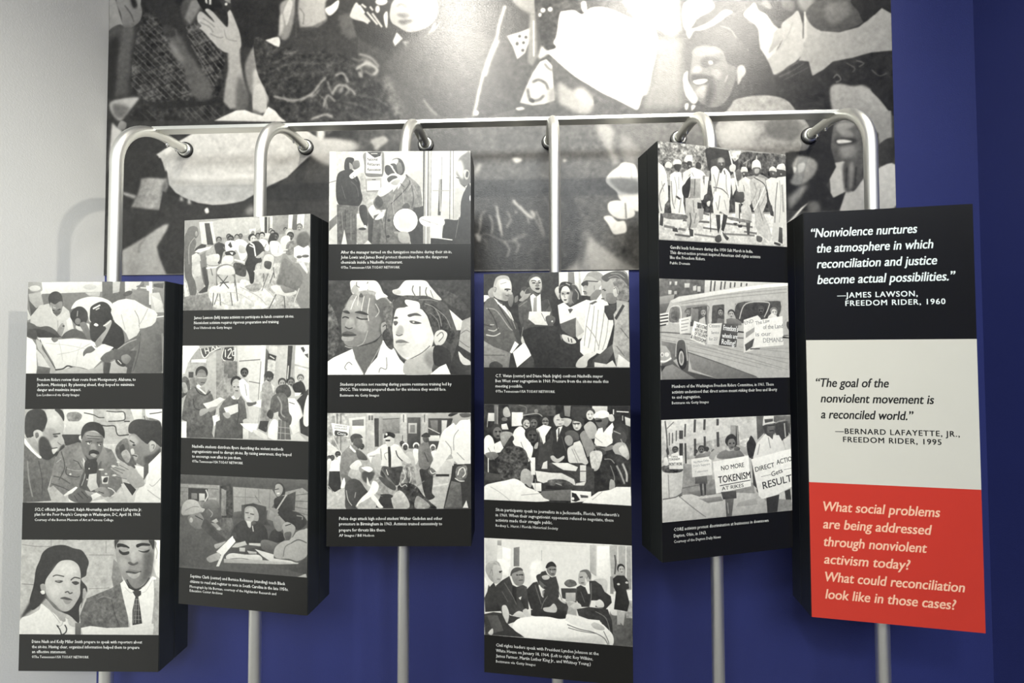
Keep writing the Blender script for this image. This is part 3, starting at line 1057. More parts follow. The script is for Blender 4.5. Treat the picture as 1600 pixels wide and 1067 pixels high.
ART[3,1]="""
b25*4
s34*10 0 268 53 369 80 572 53 773 0 773
s30*6 771 86 903 167 982 309 903 309 810 208
s76 159 5 199 0 319 0 359 46 385 127 425 208 445 238 425 268 372 187 319 187 239 147 173 147 153 46
s62 186 46 213 106 199 137 159 117
c36 5.3 199 15 199 56 219 76
c40 5.3 279 15 266 66 279 106
s86 226 25 266 25 279 86 252 117 226 66
s56*7 133 248 159 167 199 127 266 106 332 127 345 208 305 248 239 268 173 289
s48 133 268 199 167 279 147 345 187 372 309 385 471 371 572 332 632 265 672 212 693 159 703 119 672 99 592 93 491 93 390 106 309
s36~7 332 187 385 167 438 248 451 369 438 471 385 572 358 531 372 410 332 289
s62~7 119 268 159 208 212 208 239 289 199 329 146 329
s58~7 212 390 252 410 279 491 265 551 212 531 199 471
s60~7 133 410 173 390 186 471 159 511 133 471
c82 5.3 199 167 173 248 159 309
c80 4.7 252 167 239 268 232 339
c82 4.7 292 187 279 309 279 369 285 430
c78 4.7 213 147 206 268
c72 4.7 332 248 358 329 332 390
s34 226 137 239 147 246 177 219 177
s84 332 147 359 127 398 147 418 177 372 187 339 208
s24 100 329 133 319 153 349 126 349
s24 186 339 226 324 272 349 279 369 226 354
c20 8.0 100 400 119 385 146 400
c20 8.6 199 390 232 410 279 410
s56 119 471 139 430 179 450 192 501 153 511
c22 6.6 119 491 146 511 172 501
s32 99 561 133 536 172 551 199 582 146 592 106 592
s58 99 592 139 602 179 602 172 632 133 642 99 632
c18 5.3 106 572 146 577 199 577
c62 5.3 119 693 159 713 212 693 252 652 279 531
s56 372 471 398 440 425 450 431 511 405 572 378 572
c24 6.6 385 491 405 471 411 511 391 551
s38 172 713 239 693 332 652 385 572 398 672 331 814 291 894 265 985 238 975 199 854
p86 0 854 40 814 172 723 199 854 252 995 0 995
p87 385 632 464 723 504 834 543 894 543 995 258 995 285 914 345 814
c40 5.3 132 945 119 914 146 864 172 894
c40 5.3 411 814 411 935 371 924 358 975
c62 4.0 186 814 225 914 252 985
c62 4.0 385 652 318 834 285 924
s28*8 385 551 425 511 464 632 451 733 411 693 385 612
s40*9 385 309 438 248 465 208 451 369 451 572 411 471
p30*3 451 228 505 167 638 147 757 187 836 268 876 410 915 531 915 652 875 814 848 935 874 995 702 995 716 572 690 410 637 309 465 329
s80 452 106 492 86 532 15 571 0 678 5 717 66 757 137 797 208 757 208 691 167 611 167 531 167 465 147
s70 458 106 505 106 505 147 465 147
c30 6.0 598 56 591 106 611 167
c30 6.0 644 66 644 167
c30 6.0 691 76 684 127 697 177
c40 4.7 717 106 737 187
p80 850 309 942 430 969 410 929 531 902 531
p62*3 942 430 1002 390 1001 773 915 693 929 551
c42 4.7 928 572 968 531 995 551
c42 4.7 915 632 968 693 994 713
s76 915 753 954 814 994 854 1000 894 954 894 928 854
p24 875 814 928 854 967 935 967 995 848 995
s78 478 309 531 289 611 289 677 329 703 410 730 531 743 612 723 713 676 773 623 814 570 844 543 834 490 773 464 713 458 612 451 511 458 430
s70~10 464 652 504 632 530 713 557 814 504 773
s84~13 597 491 663 471 690 572 663 672 610 652
s86~10 518 329 584 329 611 369 557 410 518 390
s32*6 491 208 545 187 624 228 664 309 717 410 730 511 770 491 822 572 796 369 704 228 611 167 518 167
s28*9 664 248 770 289 836 430 889 572 862 672 809 592 743 430
c55 5.3 677 248 743 289 783 390 796 491
c52 5.3 743 289 823 390 862 511
c50 4.7 717 349 770 430 783 531
c52 4.7 637 208 717 208 770 228
c22 6.6 664 309 703 390 723 491
s88 544 208 598 218 637 238 644 299 617 329 584 299 544 248
s85 538 289 578 278 584 319 551 329
s30 458 400 478 385 491 400 471 410
s34 557 369 584 354 624 349 657 380 611 375 571 390
s34 458 440 478 430 491 450 471 481
s32 571 430 604 430 657 455 617 465 584 455
e78 600 444 8 8
s62~5 504 471 531 511 524 572 491 582 478 551
c34 6.6 477 572 497 587 524 572
s42 477 642 517 627 557 652 570 662 517 662 484 672
s66 484 662 530 667 550 667 530 693 491 693
c40 6.6 464 713 504 793 550 844 603 814 663 763 716 693
s76 756 551 796 526 829 551 836 592 809 672 762 693 743 632
c38 5.3 763 592 796 551 809 592 776 652
e90 640 627 7 10
e88 557 824 7 9
e88 630 814 6 9
e88 689 763 6 9
s66 543 854 623 814 716 713 756 713 742 854 729 935 715 995 543 995
s52~10 676 793 729 733 756 773 735 914 702 914
s22 742 713 796 693 862 773 848 935 782 914 742 874
p87 715 995 782 914 828 884 861 995
"""
ART[3,2]="""
b62*6
p58*12 3 5 135 6 135 292 3 390
l76 5.3 55 5 62 252
l34 4.6 69 5 69 351
l34 4.6 95 5 95 390
l80 4.0 42 252 108 450
p76*4 3 291 82 390 108 548 3 508
p64 135 6 870 9 850 59 135 75
p72 148 55 267 36 267 352 174 351
p46 174 75 254 65 254 135 174 134
p78 174 134 267 135 267 214 174 213
p68*5 274 6 327 7 327 412 274 411
p40 287 26 320 26 320 76 287 75
l78 4.0 303 16 303 85
p28 327 56 360 56 360 352 333 352
p54 360 36 386 36 386 353 366 352
p50*4 386 66 505 57 505 215 386 214
l36 5.3 386 66 505 57
l44 5.3 399 195 505 175
p28 333 234 360 234 360 352 333 352
p68*5 512 7 552 8 552 354 512 353
l30 5.3 532 17 532 97
l34 5.3 525 235 525 353
p32 558 47 651 48 651 374 558 373
p66 565 107 625 107 625 216 565 215
p48 578 126 611 127 611 206 578 205
p66*5 658 8 697 8 698 256 664 295
l30 5.3 678 18 678 97
p28 704 58 877 59 837 256 797 395 704 355
p44 717 78 770 78 770 197 731 196
p70 797 78 837 78 824 256 797 296
c78 5.3 704 157 757 197 784 217
p76 704 236 784 236 784 296 711 295
p84 29 104 155 134 148 252 42 232
s30 55 183 95 193 135 203 141 233 95 242 55 232
p66*6 3 804 135 786 135 993 3 992
p66*4 678 691 864 652 824 999 718 948 665 869
p74 678 770 850 731 837 751 691 790
p76 824 494 890 474 877 593 757 612
s72 744 572 837 494 877 553 864 633 771 652
l22 15.9 757 652 850 652
e26 16 473 20 31
e36 16 485 15 28
l8 4.4 6 479 13 479
l8 4.4 18 479 26 479
l8 4.0 11 501 20 501
l50 3.6 16 482 16 492
e26 36 464 17 27
e34 36 475 13 24
l6 3.8 27 469 34 469
l6 3.8 38 469 44 470
l6 3.4 32 488 39 488
l48 3.1 36 472 36 481
e22 75 429 20 31
e34 75 441 15 28
l6 4.4 65 435 73 435
l6 4.4 78 435 85 435
l6 4.0 71 457 80 457
l48 3.6 75 438 75 448
s84 16 548 36 499 69 489 89 529 89 608 16 607
p22 16 607 89 608 102 785 56 825 9 785
s74 3 488 29 489 16 607 3 607
s78 69 469 95 450 108 529 89 548
l50 6.6 3 745 42 825
e70 155 289 12 19
e66 155 296 9 17
l38 2.6 149 292 153 292
l38 2.6 156 292 161 292
l38 2.4 152 305 157 305
l80 2.1 155 294 155 300
e24 241 347 19 29
e30 241 358 14 26
l5 4.1 231 352 238 352
l5 4.1 243 352 250 352
l5 3.7 236 372 245 373
l44 3.3 241 354 241 364
e28 522 319 17 27
e30 522 329 13 24
l5 3.8 513 324 520 324
l5 3.8 524 324 531 324
l5 3.4 518 343 526 343
l44 3.1 522 326 522 335
s60 492 413 532 353 572 373 585 492 558 551
e82 545 348 23 35
e32 545 361 17 32
l5 5.0 534 354 542 354
l5 5.0 548 354 556 354
l5 4.5 540 379 550 379
l46 4.0 545 357 545 369
e86 621 343 23 35
e34 621 356 17 32
l6 5.0 610 350 619 350
l6 5.0 624 350 633 350
l6 4.5 616 374 626 374
l48 4.0 621 352 621 364
s80 598 393 625 374 645 413 631 512 611 532
e84 737 359 20 31
e40 737 371 15 28
l12 4.4 727 365 735 365
l12 4.4 740 365 747 365
l12 4.0 733 387 742 387
l54 3.6 737 368 737 378
s82 724 414 757 394 771 454 751 493
e28 777 371 13 21
e34 777 379 10 19
l6 2.9 771 375 776 375
l6 2.9 779 375 784 375
l6 2.6 774 390 780 390
l48 2.4 777 377 777 384
s66 545 433 585 403 611 492 611 591 545 551
s50*16 519 571 585 532 638 651 625 750 559 789 505 749
c78 4.6 532 591 545 670 519 729
c74 4.6 572 571 585 670 572 749
c20 5.3 558 571 558 690
s60 611 552 631 611 665 730 625 750
s30 161 253 188 218 227 223 247 253 241 263 194 272 174 312
s34 181 292 201 263 241 273 244 332 221 371 188 371
s48*4 95 489 102 430 135 371 174 332 214 371 227 431 227 490 201 569 161 588 148 667 174 707 148 746 108 706 89 588
p84 161 332 181 371 208 411 188 411 155 361
s38 95 647 135 647 174 687 214 747 221 786 194 796 148 746
s78 161 549 214 490 241 530 227 589 174 588
s84 95 776 108 706 122 677 128 766 108 785
s28 128 746 174 687 227 707 267 787 294 846 267 905 201 964 214 999 135 998 128 865
c70 4.6 135 805 148 904 175 964
c62 4.6 201 826 194 885
s34 201 391 227 391 267 441 280 490 241 490 214 470
s78 280 431 333 392 386 333 439 323 492 333 519 373 545 433 585 492 572 532 519 492 519 551 452 561 373 550 320 550 294 490
s66 320 451 373 432 373 550 320 570 307 530
c52 5.3 373 372 380 491
c52 4.6 413 491 399 432 426 412
p22 423 353 439 353 446 452 446 590 429 590 426 452
c25 6.6 479 393 492 452 525 502
c40 4.0 294 451 333 451
s72 406 284 426 244 459 254 469 294 459 333 432 353 413 333
s20 399 234 413 205 439 200 472 225 466 264 432 244 399 264
l84 6.0 393 274 419 264
l20 10.6 406 288 439 289
e80 413 224 8 14
s28*5 386 560 452 570 525 561 512 650 499 749 452 748 413 709 373 669
l80 5.3 413 590 426 649
s44 373 570 413 649 452 709 479 768 439 729
s44*4 638 354 664 315 691 295 711 335 724 414 737 493 724 572 664 592 638 532
c28 6.6 678 414 704 513
s34 664 265 684 251 704 266 704 305 678 305
s26 658 236 691 206 717 236 711 256 664 255
s24*3 645 592 691 592 731 553 738 711 731 830 751 879 704 909 678 849 658 710
p24 340 985 373 866 439 847 466 996 386 995
s56*9 227 559 280 540 320 570 333 609 373 649 439 729 492 788 492 848 439 887 373 866 333 827 294 747 254 668 227 608
s30~5 254 609 307 609 333 629 307 708 267 727 241 668
s84 241 569 294 560 320 589 294 619 254 589
s30 360 669 413 689 479 768 466 808 399 748
s24 373 857 413 887 466 877 439 847 386 847
s82 320 708 360 748 347 827 294 886 227 944 214 974 208 954 241 885 294 807
s80 320 846 347 886 373 946 393 985 360 985 333 926 307 886
s80 280 668 294 728 307 767 280 747
s26*9 492 768 558 729 625 769 665 849 718 928 758 1003 559 997 545 907 506 848
s66*4 453 887 505 808 559 888 572 987 479 996 459 966
c72 5.3 505 729 519 769 545 749 558 769
c50 4.6 612 789 638 750 678 710
s56*6 625 868 678 908 718 968 691 998 612 987
s82 797 217 850 138 930 69 996 79 1000 534 903 524 863 435 837 474 797 553 757 612 718 572 744 473 771 355
c58 5.3 883 395 883 257 916 178
c56 5.3 824 296 863 375 863 454
c52 4.6 903 415 956 495
s62 877 79 877 29 916 0 983 0 989 69 930 79 896 128
s22 843 29 863 4 910 5 896 19 863 39
s36 923 10 989 5 996 40 943 49
s40 704 612 724 572 757 612 751 642 724 651
c84 5.3 718 602 731 632 757 622
p24 883 534 1000 534 1000 1000 811 999 837 850 864 712
s44*8 903 573 970 554 970 673 930 712 897 672
c84 6.6 910 653 923 593 950 574 963 633 943 673
c78 6.6 890 682 923 712 957 712
c50 6.6 864 692 837 830 824 989
p40*4 864 712 930 732 944 990 824 989
p78 944 990 970 911 983 990
c22 7.9 877 553 864 692 837 850 817 989
l78 4.6 903 534 957 534
"""
ART[4,0]="""
b22*3
p80*3 528 -2 674 -3 673 249 527 242
p48 591 2 632 5 638 184 590 182
p84 632 -6 999 -2 998 163 823 257 686 250
p70 660 -4 674 -3 686 250 666 249
s60 30 194 52 152 74 153 74 240 44 260
p84 0 225 30 227 44 260 0 302
s72 67 153 81 66 118 25 162 39 191 84 199 160 191 235 169 288 133 286 89 262 67 218
s84~7 118 68 170 72 191 138 177 180 118 155
s64 82 55 118 20 170 28 184 72 148 54 104 68 81 132
l26 7.0 148 173 191 170
l32 7.0 162 244 191 246
s60 67 142 89 154 81 197 67 185
s46 169 223 199 203 213 269 198 354 177 332
p84 67 251 118 307 147 341 191 419 220 527 213 549 133 395
p24 125 297 147 298 155 341 133 340
p34 89 284 133 308 125 329
s38*3 0 345 59 250 89 306 133 373 191 483 234 571 249 678 234 764 190 848 132 847 59 825 0 802
c70 7.0 30 597 74 609 103 577
c72 8.4 15 650 74 663 118 632
c68 7.0 44 543 74 544
c58 7.0 15 368 89 393 176 569 213 613
c26 7.0 103 328 162 482 220 635
p50*3 0 715 74 782 161 827 190 848 176 998 0 997
c34 5.6 0 867 147 869
s26 44 954 88 933 132 976 118 1008 44 1008
p30 191 483 234 528 249 614 263 722 248 764 205 613
s72 263 700 285 647 306 680 299 744 306 787 277 765
p86 183 838 220 720 248 753 198 849
p88 205 838 277 743 299 744 334 872 234 999
p28 248 999 334 872 355 915 348 1000
s30 264 164 293 144 314 166 293 230 271 250
s62 271 250 293 187 321 156 336 210 292 294 249 292
s30 307 166 336 168 336 210 293 219
s30 314 102 322 49 350 18 386 20 407 54 407 107
s68 322 102 336 60 372 41 400 64 411 129 407 193 386 213 364 201 336 168
s84~4 343 61 379 52 400 86 357 94
s36 321 145 364 212 393 224 407 150 400 235 364 255 328 210
p86 328 242 350 222 371 255 400 225 406 417 335 414
p56 353 265 375 255 374 415 349 414
p32*4 242 335 292 283 328 253 342 414 406 417 407 300 449 280 491 325 519 453 511 664 476 769 406 725 320 702 277 615 249 485
p22 449 259 506 283 526 411 525 644 491 600 477 388
c48 7.0 249 357 307 295
p28 407 300 449 280 463 345 435 407 406 406
p80 321 408 470 414 448 557 363 548 314 488
s36 435 471 463 451 498 474 498 526 463 568 441 524
e80 480 515 6 9
p76 455 642 490 632 490 695 462 700
s42 490 664 518 643 546 665 546 707 518 749 497 727
p20*3 263 615 335 574 519 559 546 749 670 773 684 878 656 992 362 989 348 894 292 744
s72 499 198 513 156 534 157 548 222 534 285 520 273
s22 527 178 541 115 576 102 618 120 652 164 673 228 686 292 672 354 631 374 589 361 547 328 534 263
c60 7.0 576 117 604 140
c56 7.0 618 162 645 206 659 291
c50 7.0 561 307 603 288 631 332
s78 541 211 555 159 583 150 604 193 610 257 603 309 575 329 555 307 541 264
s26 576 213 600 214 597 235 579 229
s30 544 216 562 223 555 239 545 232
l36 6.3 562 297 579 297
s50~6 604 204 631 226 631 310 603 351 589 330
p82*2 519 347 561 318 603 372 658 333 714 294 741 358 713 524 712 670 657 710 602 562 533 538
c88 7.0 589 372 617 384 645 364
p32 589 393 610 383 624 394 603 436
p36 533 544 644 479 643 678 616 688 546 602
p68 644 479 698 628 643 689 641 563
s76 546 655 588 666 629 699 643 741 601 751 560 718
c24 6.3 588 687 595 730
c24 6.3 609 698 615 740
s56 701 83 729 16 783 4 824 38 837 112 810 152 769 108 728 85
s64 687 124 708 62 742 54 783 88 803 131 796 214 768 254 728 258 700 230 694 177
s26 680 134 694 109 721 95 728 137 714 168 694 156
l25 6.3 715 99 796 110
c26 7.0 693 209 714 215
s46 700 219 721 221 714 241 700 240
s66 790 120 810 100 817 142 796 172
p48 741 253 782 192 823 195 823 257 755 316 741 295
p84 714 294 741 305 782 297 823 216 850 300 889 447 895 551 874 674 847 798 806 859 752 837 697 878 670 836 670 731 698 649
c60 5.6 741 337 712 565 698 774
c62 6.3 768 359 753 567 725 795
c62 5.6 795 402 780 630 766 837
c60 6.3 836 404 821 569 793 817
c62 5.6 862 488 847 674 820 818
c60 5.6 712 565 766 671 793 776
p36 734 336 775 307 789 318 754 348
s74 656 919 711 857 766 837 779 858 724 920 710 992 642 992
p34 752 920 887 757 900 819 846 963 751 972
p76 765 941 846 963 886 922 913 994 765 993
s50*10 830 91 865 30 919 3 972 6 998 81 997 308 930 325 904 199 864 155
s60 817 153 831 70 864 51 891 115 911 220 903 303 863 322 829 299 816 236
s46 850 238 904 241 917 324 876 343 850 311
s70 897 178 918 169 931 221 917 273 897 251
c25 7.0 816 288 836 289
c26 7.0 823 195 837 190
p60 917 304 997 328 996 431 916 407
p26 836 362 910 345 902 510 862 508 835 424
p62*6 896 448 943 346 997 328 999 995 913 994 887 778 902 572
p26 902 489 957 347 970 368 915 510
c38 5.6 942 594 994 698
c40 5.6 914 778 966 882
p80 927 861 999 944 999 995 913 994
s54~6 133 200 169 223 184 246 162 288 133 275
c24 4.9 148 168 169 163 191 170
e24 169 185 7 7
c30 4.9 155 233 177 240
s70 169 185 202 203 199 225 177 218
c40 4.2 74 142 89 154 81 197
c48 3.5 118 112 162 93
e26 354 107 13 8
e26 392 106 11 8
c20 5.6 336 87 354 81 372 92
c20 5.6 382 91 397 85
s50 372 105 386 106 390 139 369 137
c26 4.2 363 137 379 144 393 139
s24 364 163 382 157 396 165 389 181 371 180
s60 257 217 271 185 285 197 278 240 264 250
s46 220 258 242 238 242 292 220 312
c60 4.2 162 374 205 505 227 592
c24 5.6 30 368 74 479 103 610
c24 5.6 0 541 59 565
c46 5.6 278 572 263 700
c40 4.2 406 427 434 514
s62 544 211 562 201 583 213 583 234 548 243
e24 555 226 7 7
e24 587 226 7 7
c50 4.2 569 233 564 261 574 265
c28 4.9 562 290 582 289
c40 7.0 527 178 541 147 562 138
c56 7.0 534 221 527 274
s30 611 130 645 164 659 249 638 332 617 289 624 205
c60 5.6 638 184 659 228 659 291
c60 5.6 618 131 645 143 666 197
e60 710 157 14 11
c44 4.2 769 150 769 192
s34 817 69 865 20 932 4 985 49 998 163 958 99 891 74 851 113
c60 4.2 878 31 932 35 972 79
c56 4.2 864 72 918 55 971 120
c40 4.9 897 189 917 179 924 242
e26 840 202 7 7
"""
ART[4,1]="""
b20*6
p30*6 174 5 500 5 500 111 303 112 188 219
p76 29 92 73 91 73 177 29 178
p84 196 80 274 80 274 218 195 229
s66 138 48 167 27 188 112 160 134 138 112
p82 123 209 160 198 174 262 123 262
p40 73 5 102 5 102 263 73 263
c66 4.9 29 113 22 242
c60 4.9 95 27 95 220
e44 145 155 21 21
c46 7.0 246 5 296 27 296 90
c60 7.0 274 112 374 90 416 132
e50 367 64 14 21
p50 556 5 604 5 597 120 562 110
p74 748 5 850 5 849 67 748 88
p26 611 16 734 16 720 130 610 131
l86 7.0 890 36 889 88
l84 7.0 910 57 990 62
l70 7.0 949 98 949 149
p74 963 108 1002 128 1002 210 969 190
s66 513 152 569 131 610 152 583 215 541 215
e24 87 273 42 68
e42 95 298 32 61
l14 9.2 77 286 94 285
l14 9.2 104 285 121 285
l14 8.4 89 332 109 332
l56 7.5 99 290 99 313
s86 0 371 29 323 58 349 73 413 73 477 116 497 87 509 44 520 0 521
p85 73 413 116 380 138 454 116 497 73 498
s44 7 521 73 498 102 540 44 585
s56*6 116 305 174 283 210 325 174 411 131 433
e26 295 182 32 52
e70 299 202 24 47
l42 7.0 285 192 297 192
l42 7.0 305 192 318 192
l42 6.4 294 228 308 228
l84 5.8 301 196 301 213
l25 6.3 281 207 310 228
s86 210 283 246 229 274 239 302 302 330 408 344 450 330 555 302 598 259 557 231 452 202 389
s24 145 433 195 325 210 368 159 432
e24 352 176 33 54
e40 350 197 25 49
l12 7.4 332 187 345 187
l12 7.4 353 186 366 186
l12 6.7 341 224 356 223
l54 6.0 349 191 349 208
e22 331 300 45 73
e30 337 328 34 66
l5 10.0 318 314 335 314
l5 10.0 346 314 364 313
l5 9.1 331 364 351 364
l44 8.2 341 319 341 343
e22 430 155 31 50
e52 430 174 23 45
l24 6.8 414 165 426 165
l24 6.8 433 165 445 164
l24 6.1 423 198 436 198
l66 5.5 430 168 430 185
l24 5.6 408 170 451 170
p86 366 249 415 206 450 216 471 226 429 322 429 416 401 406
p28*2 373 249 401 343 415 406 457 342 471 258 499 279 484 530 428 637 372 617 387 449
s66 359 407 380 386 373 449 351 450
e66 520 153 36 59
e74 520 175 28 53
l46 7.9 502 164 516 164
l46 7.9 525 164 538 164
l46 7.2 512 204 528 204
l88 6.6 520 168 520 187
s74 493 132 528 89 555 142 555 194 527 226 499 205
s24 528 89 548 79 555 131 534 131
p22 471 258 513 215 527 215 555 205 610 256 623 339 595 423 581 528 498 551 471 447 485 342
p84 503 258 520 226 548 215 520 320 509 383
p32 517 236 527 236 523 331 513 331
s70 463 531 484 520 512 551 554 518 554 549 512 592 477 572
s34 568 319 568 278 610 256 651 287 658 349 630 360 609 402 582 392
s58 568 319 596 309 616 350 609 402 582 413 561 361
s76 582 444 623 402 658 370 678 401 705 525 718 586 677 608 595 590 581 528
p78 623 381 664 360 685 421 609 444
e50 648 183 36 59
e74 645 205 28 53
l46 7.9 625 194 639 194
l46 7.9 647 194 661 194
l46 7.2 635 234 651 234
l88 6.6 643 199 643 218
l22 6.3 617 188 665 183
s26 617 152 652 110 693 151 686 214 665 172
s54*2 665 297 706 255 746 358 759 441 718 524 705 483 678 380
e28 734 79 35 56
e76 734 100 26 51
l48 7.7 717 90 730 90
l48 7.7 738 89 751 89
l48 7.0 726 127 741 127
l90 6.3 734 94 734 112
s66 692 214 734 161 774 213 774 316 733 338 706 276
s86 754 109 775 68 816 47 856 67 862 119 829 129 774 140
s40 768 130 815 130 856 119 848 191 821 233 781 202
s20 768 151 808 140 808 166 774 166
s74 856 98 883 88 896 139 882 160 862 150
p86 788 233 815 223 828 253 882 170 895 232 881 376 840 418 773 409 760 379 767 296
p34 815 212 842 191 842 233 821 274
s46 760 399 814 429 881 397 894 427 840 459 773 461
s30 766 420 813 439 840 480 800 502
s74*8 732 483 800 460 813 522 785 646 745 648
e24 935 259 52 84
e28 931 290 40 76
l5 11.5 903 275 922 274
l5 11.5 934 274 953 274
l5 10.5 917 331 939 330
l42 9.4 928 280 928 307
s30 882 273 909 242 949 252 975 313 961 375 908 376 881 335
l62 7.0 888 253 935 283
s62 881 438 908 376 961 375 987 456 987 538 933 539
s74 921 437 961 395 987 477 960 518
p26*4 358 639 428 616 470 594 677 588 758 647 757 894 607 983 357 933
p80 414 595 442 573 442 657 400 659
p82 470 594 581 590 650 630 636 672 553 664 512 634
p76 663 609 704 607 703 773 663 774
l34 5.6 663 671 704 669
p78*2 358 681 442 689 539 696 622 755 635 817 553 799 484 771 414 805 372 785
c22 10.5 358 670 470 688 581 694 649 775
s34*10 442 783 498 760 567 768 621 817 580 840 469 844
p20 428 825 566 840 552 862 428 867
p78 635 796 703 773 690 815 635 817
p42*3 400 889 608 859 607 973 399 983
s28*13 87 647 102 540 138 465 188 432 245 436 288 472 309 556 309 640 287 704 245 769 188 814 130 773 101 711
s64 259 705 287 662 309 704 301 809 259 811
s62*4 287 662 344 723 329 850 301 830 273 768
p84 323 545 358 544 358 723 330 724
l86 7.0 29 564 29 713
p30 15 714 130 731 116 795 0 800
s85 0 864 73 818 145 794 216 770 273 810 301 851 372 890 413 951 427 992 0 1013
c70 5.6 44 862 116 922 187 1004
p82 330 808 400 805 400 889 357 891
p84 601 870 737 874 736 967 600 994
p20 607 890 635 900 662 960 634 982 607 973
p32 662 909 716 916 716 937 669 939
e86 614 952 10 15
s22*6 799 605 826 522 880 489 934 498 986 558 999 639 998 782 945 825 865 787 812 769
c62~3 11.1 906 601 933 682 958 783
c70~3 12.5 946 580 972 681 972 763
c56 5.6 826 542 867 541 893 581
c50 5.6 866 603 892 725 879 787
s60 865 746 892 766 892 847 858 849
p85 675 990 784 872 865 848 905 816 998 812 1000 1000
c24 4.2 506 153 527 152
c24 4.2 538 152 555 152
c40 4.2 520 194 541 194
c60 4.2 387 280 401 385
c40 3.5 541 320 568 466
c56 4.2 623 444 664 567
c56 4.2 609 444 650 588
c60 4.2 760 316 814 378
c62 4.2 400 910 259 937
l60 3.5 358 765 357 891
c70 4.2 497 801 539 821
c62 5.6 935 334 961 416
c64 3.5 811 871 743 956
c48 4.2 29 457 73 584
c44 3.5 259 388 288 493 330 598
"""
